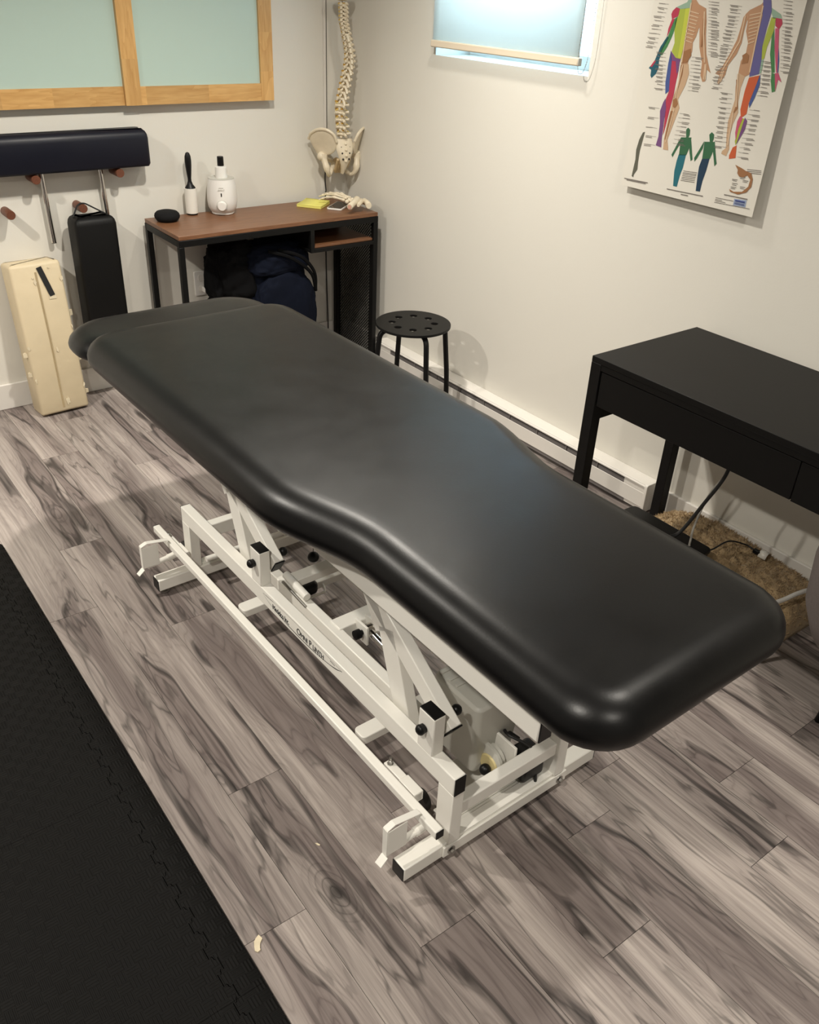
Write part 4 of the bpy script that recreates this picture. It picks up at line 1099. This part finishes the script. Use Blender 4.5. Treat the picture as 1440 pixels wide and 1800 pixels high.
for _ in range(9000):                                   # short pile standing off the cover
    i = random.randrange(NX); j = random.randrange(NY); u = -1 + 2 * (i + random.random()) / NX; v = -1 + 2 * (j + random.random()) / NY
    e = max(0, 1 - abs(u) ** 4) ** .5 * max(0, 1 - abs(v) ** 5) ** .5
    z = .014 + .120 * e * (1 + .10 * math.sin(v * 4 + u)) + (.010 * noise.noise(Vector((u * 6, v * 14, 0))) + .006 * noise.noise(Vector((u * 19, v * 42, 3)))) * (.3 + e)
    p0 = Vector((u * .125, v * .325, max(.004, z) - .002)); d = Vector((u * .4 + random.uniform(-.7, .7), v * .3 + random.uniform(-.7, .7), .8)).normalized()
    s = d.cross(Vector((random.random() - .5, random.random() - .5, .1))).normalized() * .0016
    b_.faces.new([b_.verts.new(p0 + s), b_.verts.new(p0 - s), b_.verts.new(p0 + d * random.uniform(.008, .014))])
o = obj('fleece_pile', b_, M_fleece, fl, smooth=False); o['kind'] = 'stuff'
# ---- grey tub chair, mostly outside the picture
tc_ = thing('tub_chair', 'grey upholstered tub chair at the right edge', 'chair', (-.405, -3.250, 0))
bm = B(); lathe(bm, [(.10, .23), (.17, .245), (.225, .285), (.255, .36), (.264, .48), (.258, .55), (.245, .575), (.225, .572), (.213, .55), (.210, .44), (.0, .44)], 48)
for v in bm.verts:
    k = max(0, -v.co.x / .26)
    if v.co.z > .5: v.co.z += .18 * max(0, k - .5) * 2
obj('shell', bm, M_greyfab, tc_, sharp=60)
bm = B(); lathe(bm, [(.19, .43), (.205, .445), (.207, .475), (.19, .492), (.1, .498), (0, .499)], 40); obj('seat_cushion', bm, M_greyfab, tc_, sharp=60)
for k in range(4):
    a = R(45 + 90 * k); obj('leg', tube(B(), [(.13 * math.cos(a), .13 * math.sin(a), 0), (.09 * math.cos(a), .09 * math.sin(a), .25)], [.011, .016], 12), M_blackmetal, tc_)

POSTER = {
  'pale green': [[[84,531],[121,546],[124,552],[137,552],[140,531],[102,527]],[[409,546],[447,530],[454,520],[426,519],[416,532]],[[420,416],[427,419],[429,399],[429,382],[423,382]]],
  'red': [[[84,531],[99,528],[97,508],[76,499],[70,512],[73,521]],[[76,499],[87,501],[76,468],[69,450],[69,474]],[[434,521],[454,519],[459,507],[452,493],[438,502]],[[105,389],[136,387],[138,354],[137,322],[138,298],[134,256],[131,214],[128,184],[126,176],[120,238],[111,282],[117,304],[110,343]],[[38,383],[44,381],[32,364],[25,365]]],
  'pink': [[[440,496],[452,496],[464,452],[483,389],[476,389],[452,451]],[[473,386],[483,389],[501,366],[488,372],[488,342]],[[393,266],[404,261],[398,233],[398,198],[390,220],[388,251]]],
  'yellow green': [[[99,528],[140,532],[142,463],[138,395],[118,397],[98,413],[103,437],[93,471],[91,494],[98,509]],[[420,522],[434,521],[437,488],[428,449],[428,420],[418,414],[413,448],[416,491]],[[404,261],[412,260],[408,223],[401,186],[395,197],[398,233]]],
  'lime': [[[120,529],[140,532],[142,463],[138,396],[126,398],[124,469]]],
  'green': [[[87,501],[96,507],[94,475],[88,451],[78,424],[62,399],[50,402],[72,449],[78,470]],[[435,474],[437,495],[451,451],[472,388],[462,387],[443,432]],[[462,387],[474,385],[488,342],[478,338],[466,366]]],
  'teal': [[[70,452],[78,449],[63,419],[55,386],[59,363],[52,346],[38,333],[32,340],[31,356],[20,360],[38,381],[51,422]]],
  'purple': [[[94,415],[118,397],[138,395],[137,388],[103,388]],[[109,282],[119,255],[120,217],[124,171],[129,140],[106,143],[110,169],[106,207],[97,244],[103,269]],[[120,390],[136,393],[138,362],[134,353]],[[411,264],[421,256],[420,232],[407,199],[403,187],[407,227]]],
  'blue': [[[95,413],[106,387],[112,335],[117,304],[105,294],[97,326],[94,378]],[[428,380],[434,352],[427,317],[418,290],[413,301],[422,350]],[[464,452],[476,421],[483,389],[480,389]]],
  'violet': [[[381,562],[406,563],[416,536],[413,494],[412,451],[420,416],[423,380],[393,370],[390,421],[390,478],[390,524]]],
  'orange': [[[393,368],[426,377],[422,350],[412,304],[413,274],[397,260],[389,283],[389,332]],[[393,179],[405,187],[411,152],[389,146],[387,156]]],
  'tan': [[[136,552],[153,553],[166,542],[194,533],[198,500],[182,480],[178,458],[171,442],[175,419],[168,396],[168,384],[143,381],[141,395],[142,463],[140,530]],[[194,533],[205,500],[213,464],[228,416],[243,390],[258,367],[242,375],[245,344],[235,341],[223,358],[219,392],[198,432],[185,480],[184,514]],[[378,551],[383,558],[393,521],[391,457],[390,414],[393,377],[379,369],[354,377],[353,407],[364,430],[363,455],[348,483],[346,508],[334,525],[345,536]],[[336,527],[344,522],[341,483],[342,454],[334,424],[313,393],[310,366],[295,340],[288,345],[291,364],[274,368],[294,387],[310,422],[324,460],[328,496],[329,517]]],
  'light tan': [[[143,381],[171,384],[180,358],[175,326],[158,284],[170,261],[159,214],[148,166],[159,136],[138,135],[133,168],[135,207],[138,253],[138,286],[145,323],[148,355]],[[354,377],[379,369],[373,338],[376,300],[384,274],[375,242],[373,206],[382,173],[377,152],[358,156],[359,164],[370,174],[362,209],[356,247],[360,279],[363,306],[355,340]]],
  'brown': [[[146,417],[168,426],[175,408],[164,388],[144,384],[143,397]],[[354,422],[366,430],[377,424],[378,405],[358,400],[359,411]],[[143,380],[153,381],[156,356],[149,307],[145,290],[141,286],[147,327]],[[139,282],[152,287],[161,272],[153,259],[144,262]],[[352,359],[359,359],[372,307],[380,285],[368,268],[371,292]],[[139,249],[147,250],[143,212],[140,165],[137,165],[137,211]],[[191,507],[199,504],[207,467],[208,433],[203,433],[198,470]],[[416,134],[442,128],[457,123],[477,120],[487,104],[488,83],[476,65],[449,54],[420,57],[415,64],[432,59],[461,64],[478,82],[479,102],[465,112],[454,104],[439,104],[430,112],[429,122]]],
  'forest green': [[[199,180],[238,185],[237,150],[232,132],[204,128],[201,161]],[[199,180],[200,161],[186,131],[181,118],[175,125],[181,139],[191,164]],[[236,185],[254,137],[259,124],[253,118],[244,138],[233,166]],[[218,182],[212,204],[218,211],[227,206],[229,192],[227,184]],[[289,180],[327,185],[326,151],[322,136],[294,131],[291,162]],[[288,182],[288,161],[275,130],[268,119],[264,129],[276,155]],[[325,187],[345,137],[350,126],[344,118],[332,147],[319,174]],[[308,183],[301,202],[308,210],[318,205],[320,193],[318,184]]],
  'dark teal': [[[203,130],[231,134],[229,93],[224,71],[221,35],[206,35],[199,79],[200,110]]],
  'navy': [[[294,133],[321,138],[318,99],[313,69],[312,37],[296,36],[291,78],[289,107]]],
  'dark grey': [[[44,173],[52,176],[49,150],[45,116],[46,85],[49,59],[38,41],[37,32],[30,35],[31,56],[33,88],[29,118],[34,150]]],
  'logo blue': [[[440,40],[484,44],[485,23],[441,21]]],
}
P_BONES = [[140,523,173,518],[385,531,348,523],[140,513,173,508],[385,522,350,514],[139,504,172,499],[385,513,352,505],[139,495,171,490],[384,505,354,496],[139,485,171,480],[384,496,356,488],[139,476,170,471],[384,487,358,479],[139,466,169,462],[384,478,360,470],[138,457,169,452],[384,469,362,461],[138,447,168,442],[383,460,364,452],[191,525,204,467],[204,467,229,393],[150,380,146,286],[151,258,142,157],[137,545,144,386],[385,548,391,381],[335,521,335,457],[335,457,298,380],[354,374,373,288],[367,272,374,182],[232,389,238,348],[235,390,244,348],[297,380,294,343],[302,378,300,348]]
P_LINES = [[54,538,40,538,0],[40,538,15,539,1],[52,526,38,527,0],[38,527,12,528,1],[39,523,16,525,1],[50,515,36,515,0],[36,515,15,516,1],[48,503,34,504,0],[34,504,3,504,1],[35,500,5,501,1],[47,492,33,492,0],[33,492,8,493,1],[45,480,31,480,0],[31,480,5,481,1],[32,477,1,477,1],[43,468,29,469,0],[29,469,4,469,1],[41,456,27,457,0],[27,457,-4,457,1],[39,445,25,445,0],[25,445,-6,445,1],[26,441,2,442,1],[38,433,23,433,0],[23,433,-2,434,1],[24,429,-8,430,1],[36,421,21,421,0],[21,421,-2,422,1],[22,417,-7,418,1],[78,406,66,406,0],[66,406,40,407,1],[67,403,42,403,1],[81,395,68,395,0],[68,395,41,396,1],[84,384,71,385,0],[71,384,39,384,1],[86,373,74,374,0],[74,373,43,373,1],[75,370,53,371,1],[89,363,76,363,0],[77,363,48,362,1],[77,359,46,359,1],[92,352,79,352,0],[79,352,55,352,1],[80,348,54,348,1],[95,341,82,341,0],[82,340,55,340,1],[83,337,59,337,1],[97,330,85,330,0],[85,329,60,329,1],[86,326,55,325,1],[100,318,87,318,0],[87,318,65,319,1],[103,307,90,307,0],[90,307,57,306,1],[91,304,63,303,1],[93,251,75,251,0],[75,251,48,250,1],[76,247,50,247,1],[96,223,78,222,0],[78,222,54,221,1],[79,218,52,217,1],[99,193,81,193,0],[81,193,52,191,1],[101,168,84,167,0],[84,167,58,166,1],[85,163,58,162,1],[104,143,87,142,0],[87,142,57,140,1],[87,138,58,136,1],[198,551,209,550,0],[209,550,237,549,1],[200,543,211,543,0],[211,543,238,542,1],[203,535,213,535,0],[213,535,235,534,1],[214,532,241,531,1],[205,527,215,527,0],[215,527,243,526,1],[216,524,236,522,1],[207,519,217,519,0],[217,519,239,518,1],[209,511,219,511,0],[219,511,239,510,1],[211,503,221,503,0],[221,503,242,502,1],[222,500,251,499,1],[213,495,224,495,0],[224,495,250,494,1],[224,492,253,491,1],[215,487,226,487,0],[226,487,248,486,1],[218,479,228,479,0],[228,479,257,479,1],[229,476,256,475,1],[220,471,230,471,0],[230,471,258,471,1],[231,468,259,467,1],[222,463,232,463,0],[232,463,260,463,1],[233,460,256,459,1],[224,455,234,455,0],[234,455,263,455,1],[226,447,237,447,0],[237,447,257,446,1],[237,444,261,443,1],[228,439,239,439,0],[239,439,262,438,1],[231,431,241,431,0],[241,431,264,430,1],[233,423,243,423,0],[243,423,264,422,1],[244,419,271,419,1],[235,415,245,415,0],[245,415,275,415,1],[246,411,271,411,1],[177,404,192,404,0],[192,404,222,404,1],[193,401,217,400,1],[178,394,193,394,0],[193,394,214,394,1],[180,384,194,384,0],[194,384,215,384,1],[181,374,195,374,0],[195,374,222,374,1],[182,364,197,364,0],[197,364,223,364,1],[183,354,198,354,0],[198,354,223,354,1],[199,351,222,351,1],[184,344,199,344,0],[199,344,221,344,1],[186,334,200,334,0],[200,334,224,334,1],[201,331,232,331,1],[187,324,202,324,0],[202,324,232,325,1],[203,320,228,321,1],[188,313,203,314,0],[203,314,228,314,1],[174,247,190,247,0],[190,247,211,247,1],[191,244,216,244,1],[173,234,190,235,0],[190,235,218,236,1],[173,222,190,222,0],[190,223,220,224,1],[191,219,217,220,1],[173,209,190,210,0],[190,210,211,211,1],[173,197,190,198,0],[190,198,213,198,1],[190,194,214,195,1],[173,184,189,185,0],[189,185,215,186,1],[173,172,189,172,0],[189,173,212,173,1],[190,169,212,169,1],[172,159,189,160,0],[189,160,216,161,1],[190,156,222,158,1],[317,543,303,544,0],[303,544,275,545,1],[304,541,279,542,1],[316,535,303,535,0],[303,535,277,536,1],[304,532,280,533,1],[316,526,303,526,0],[303,526,280,527,1],[316,517,303,517,0],[303,517,275,518,1],[303,514,276,515,1],[316,508,302,508,0],[302,508,281,509,1],[303,505,280,506,1],[315,499,302,499,0],[302,499,280,500,1],[303,496,280,497,1],[315,490,302,490,0],[302,490,276,491,1],[315,481,301,481,0],[301,481,275,482,1],[302,478,280,479,1],[315,472,301,472,0],[301,472,273,473,1],[302,469,282,470,1],[314,463,301,463,0],[301,463,273,463,1],[302,460,276,460,1],[314,454,301,454,0],[301,454,278,455,1],[314,444,300,445,0],[300,445,280,446,1],[301,441,273,442,1],[314,435,300,436,0],[300,435,273,436,1],[301,432,273,432,1],[314,426,300,426,0],[300,426,274,427,1],[301,423,276,423,1],[313,417,300,417,0],[300,417,276,417,1],[300,414,277,414,1],[313,407,299,408,0],[299,408,278,408,1],[313,398,299,398,0],[299,398,280,399,1],[313,389,299,389,0],[299,389,278,389,1],[300,385,272,385,1],[312,379,298,379,0],[298,379,270,379,1],[299,376,275,376,1],[312,370,298,370,0],[298,370,277,370,1],[312,360,298,360,0],[298,360,275,360,1],[299,357,270,357,1],[312,351,298,351,0],[298,351,269,350,1],[299,347,275,347,1],[311,341,297,341,0],[297,341,277,341,1],[311,332,297,332,0],[297,331,276,332,1],[298,328,273,328,1],[351,320,333,320,0],[333,320,308,320,1],[334,317,313,317,1],[353,308,335,307,0],[335,307,315,307,1],[336,304,308,303,1],[354,295,337,294,0],[337,294,315,294,1],[356,282,339,281,0],[339,281,311,280,1],[340,278,320,278,1],[358,269,341,268,0],[341,268,317,268,1],[342,265,320,265,1],[360,256,343,255,0],[343,255,319,255,1],[344,252,317,251,1],[362,243,345,242,0],[345,242,324,242,1],[346,239,325,238,1],[364,230,346,229,0],[346,229,319,228,1],[347,225,324,225,1],[366,216,348,216,0],[348,216,325,215,1],[349,212,323,211,1],[368,203,350,202,0],[350,202,330,202,1],[351,199,323,197,1],[370,190,352,189,0],[352,189,326,188,1],[372,176,354,176,0],[354,175,330,174,1],[355,172,328,170,1],[445,563,454,562,0],[454,562,474,561,1],[448,554,456,553,0],[456,553,475,552,1],[450,545,459,545,0],[459,545,478,544,1],[452,536,461,536,0],[461,536,480,535,1],[462,533,487,532,1],[454,528,463,527,0],[463,527,486,526,1],[456,519,465,518,0],[465,518,488,518,1],[458,510,467,510,0],[467,510,489,509,1],[461,501,470,501,0],[470,501,493,500,1],[471,498,493,497,1],[463,492,472,492,0],[472,492,490,491,1],[473,489,492,488,1],[465,484,474,483,0],[474,483,494,482,1],[475,480,499,480,1],[467,475,476,474,0],[476,474,493,473,1],[477,471,495,470,1],[470,466,479,465,0],[479,465,500,465,1],[479,462,504,462,1],[472,457,481,456,0],[481,457,501,456,1],[482,453,506,453,1],[474,448,483,448,0],[483,448,505,447,1],[484,445,505,444,1],[476,439,485,439,0],[485,439,505,438,1],[478,430,488,430,0],[488,430,508,429,1],[488,427,511,426,1],[481,421,490,421,0],[490,421,511,420,1],[483,412,492,412,0],[492,412,511,411,1],[493,408,517,408,1],[485,403,494,402,0],[494,403,514,402,1],[488,394,497,393,0],[497,393,516,393,1],[498,390,522,390,1],[421,413,431,412,0],[431,413,455,412,1],[432,409,451,409,1],[422,402,433,402,0],[433,402,456,402,1],[434,399,460,399,1],[424,391,434,391,0],[434,391,458,391,1],[435,388,456,388,1],[425,380,436,380,0],[436,380,461,380,1],[437,377,460,377,1],[427,369,437,369,0],[437,369,464,370,1],[438,366,463,366,1],[428,358,439,358,0],[439,358,464,359,1],[440,355,466,356,1],[430,347,440,347,0],[440,348,460,347,1],[431,336,442,337,0],[442,337,466,337,1],[443,333,470,334,1],[433,325,443,326,0],[443,326,468,326,1],[419,286,434,286,0],[434,287,454,287,1],[419,274,433,274,0],[433,274,458,275,1],[434,271,460,271,1],[419,261,433,261,0],[433,261,459,262,1],[434,258,458,259,1],[418,248,433,248,0],[433,248,455,249,1],[434,245,458,246,1],[418,235,432,236,0],[432,236,457,237,1],[433,232,455,233,1],[418,222,432,223,0],[432,223,458,224,1],[417,209,432,210,0],[432,210,456,211,1],[433,206,461,208,1],[417,196,432,197,0],[431,197,455,198,1],[432,193,460,195,1],[416,183,431,184,0],[431,184,452,184,1],[432,180,455,181,1],[416,170,431,170,0],[431,170,452,171,1],[416,156,431,157,0],[430,157,454,158,1],[431,154,456,155,1],[1,23,103,26,2],[11,20,95,22,2],[184,22,327,26,2],[243,16,271,17,2],[402,45,486,47,2],[234,86,287,89,1],[233,81,286,84,1],[233,77,286,80,1],[233,72,286,75,1],[232,67,285,70,1],[232,62,285,65,1],[231,57,285,60,1],[374,31,439,33,1],[374,26,399,27,1],[374,22,413,23,1],[373,17,501,22,1],[460,128,508,132,1],[461,123,509,128,1],[463,119,510,123,1],[417,93,437,94,1],[418,90,434,90,1],[420,82,440,83,1],[421,78,437,78,1],[442,104,462,105,1],[443,100,459,101,1],[418,71,438,72,1],[419,67,435,68,1],[450,77,469,78,1],[451,73,467,73,1],[454,96,474,97,1],[455,92,471,93,1]]

# =================================================================== ANATOMICAL POSTER ON THE RIGHT WALL
ps = thing('anatomy_poster', 'laminated anatomy poster with coloured front and back figures', 'poster', (-.004, -1.785, 1.12))
PX, PH = .515, .70
def pt(s, t, lift=0.0):
    """poster surface: hangs slightly off the wall toward its free lower edge"""
    a = s / PX; c = max(0, 1 - t / PH)
    return Vector((-.004 - .016 * (1 - t / PH) - .004 * a - lift, -s, t))
bm = B(); NS, NTT = 10, 14; G = [[bm.verts.new(pt(-.008 + (PX + .008) * i / NS, PH * j / NTT)) for j in range(NTT + 1)] for i in range(NS + 1)]
for i in range(NS):
    for j in range(NTT): bm.faces.new((G[i][j], G[i + 1][j], G[i + 1][j + 1], G[i][j + 1]))
o = obj('sheet', bm, M_paper, ps, smooth=False); m = o.modifiers.new('s', 'SOLIDIFY'); m.thickness = .0008; m.offset = 1
INK = {'pale green': (.27, .40, .30), 'red': (.42, .035, .075), 'pink': (.50, .085, .16), 'yellow green': (.36, .42, .055), 'lime': (.48, .52, .06), 'green': (.055, .20, .07), 'teal': (.012, .09, .13),
       'purple': (.16, .065, .19), 'blue': (.055, .09, .27), 'violet': (.11, .10, .27), 'orange': (.52, .10, .035), 'tan': (.45, .25, .14), 'light tan': (.52, .35, .22), 'brown': (.30, .14, .06),
       'forest green': (.03, .12, .055), 'dark teal': (.012, .13, .17), 'navy': (.008, .035, .075), 'dark grey': (.10, .10, .075), 'logo blue': (.30, .36, .50)}
LIFT = {'lime': .0004, 'brown': .0006, 'purple': .0003, 'pink': .0003, 'blue': .0003, 'violet': .0003}
for cname, pls in POSTER.items():
    mi = mat('ink_' + cname.replace(' ', '_'), INK[cname], .35)
    for k, pl in enumerate(pls):
        bm = B(); vs = [bm.verts.new(pt(s / 1000, t / 1000, .0014 + LIFT.get(cname, 0) + .00003 * k)) for s, t in pl]
        bm.faces.new(vs); bmesh.ops.triangulate(bm, faces=bm.faces[:])
        o = obj('printed_shape', bm, mi, ps, smooth=False); o['label'] = cname + ' printed area'
# figure heads above the picture edge
for cx, cz, w_, h_ in ((.108, .600, .022, .032), (.388, .615, .022, .032)):
    bm = B(); vs = [bm.verts.new(pt(cx + w_ * math.cos(2 * math.pi * k / 20), cz + h_ * math.sin(2 * math.pi * k / 20), .0016)) for k in range(20)]; bm.faces.new(vs)
    obj('printed_head', bm, mat('ink_head', INK['tan'], .35), ps, smooth=False)
# ribs and muscle lines on the figures, call-out lines and captions
M_inkline = mat('poster_ink_line', (.17, .15, .135), .5)
M_inkrib = mat('poster_rib_ink', (.62, .45, .30), .4)
def bar(bm, s0, t0, s1, t1, w_, lift=.0022):
    d = Vector((s1 - s0, t1 - t0)).normalized(); n_ = Vector((-d.y, d.x)) * w_ / 2
    bm.faces.new([bm.verts.new(pt(s0 + n_.x, t0 + n_.y, lift)), bm.verts.new(pt(s1 + n_.x, t1 + n_.y, lift)), bm.verts.new(pt(s1 - n_.x, t1 - n_.y, lift)), bm.verts.new(pt(s0 - n_.x, t0 - n_.y, lift))])
bm = B()
for k, (a, b, c, d) in enumerate(P_BONES): bar(bm, a / 1000, b / 1000, c / 1000, d / 1000, .0026 if k < 18 else .0042)
o = obj('printed_bones', bm, M_inkrib, ps, smooth=False); o['kind'] = 'stuff'
bm = B()
for a, b, c, d, k in P_LINES: bar(bm, a / 1000, b / 1000, c / 1000, d / 1000, (.0007, .0014, .0026)[k])
o = obj('printed_text_lines', bm, M_inkline, ps, smooth=False); o['kind'] = 'stuff'
bm = B(); LG = POSTER['logo blue'][0]; lx_, lt_ = sum(q[0] for q in LG) / 4000, sum(q[1] for q in LG) / 4000
bar(bm, lx_ - .017, lt_ + .004, lx_ + .017, lt_ + .005, .0045, .0028); bar(bm, lx_ - .018, lt_ - .002, lx_ + .018, lt_ - .0015, .0012, .0028); bar(bm, lx_ - .018, lt_ - .005, lx_ + .018, lt_ - .0045, .0012, .0028); o = obj('printed_logo', bm, mat('logo_ink', (.05, .07, .22), .4), ps, smooth=False); o['kind'] = 'stuff'
for s, t in ((.01, PH - .01), (PX - .01, PH - .01)):
    o = obj('push_pin', lathe(B(), [(.004, 0), (.005, .002), (.003, .006), (0, .007)], 12), M_whiteplast, ps); o.location = pt(s, t, .001); o.rotation_euler = (0, R(-90), 0)
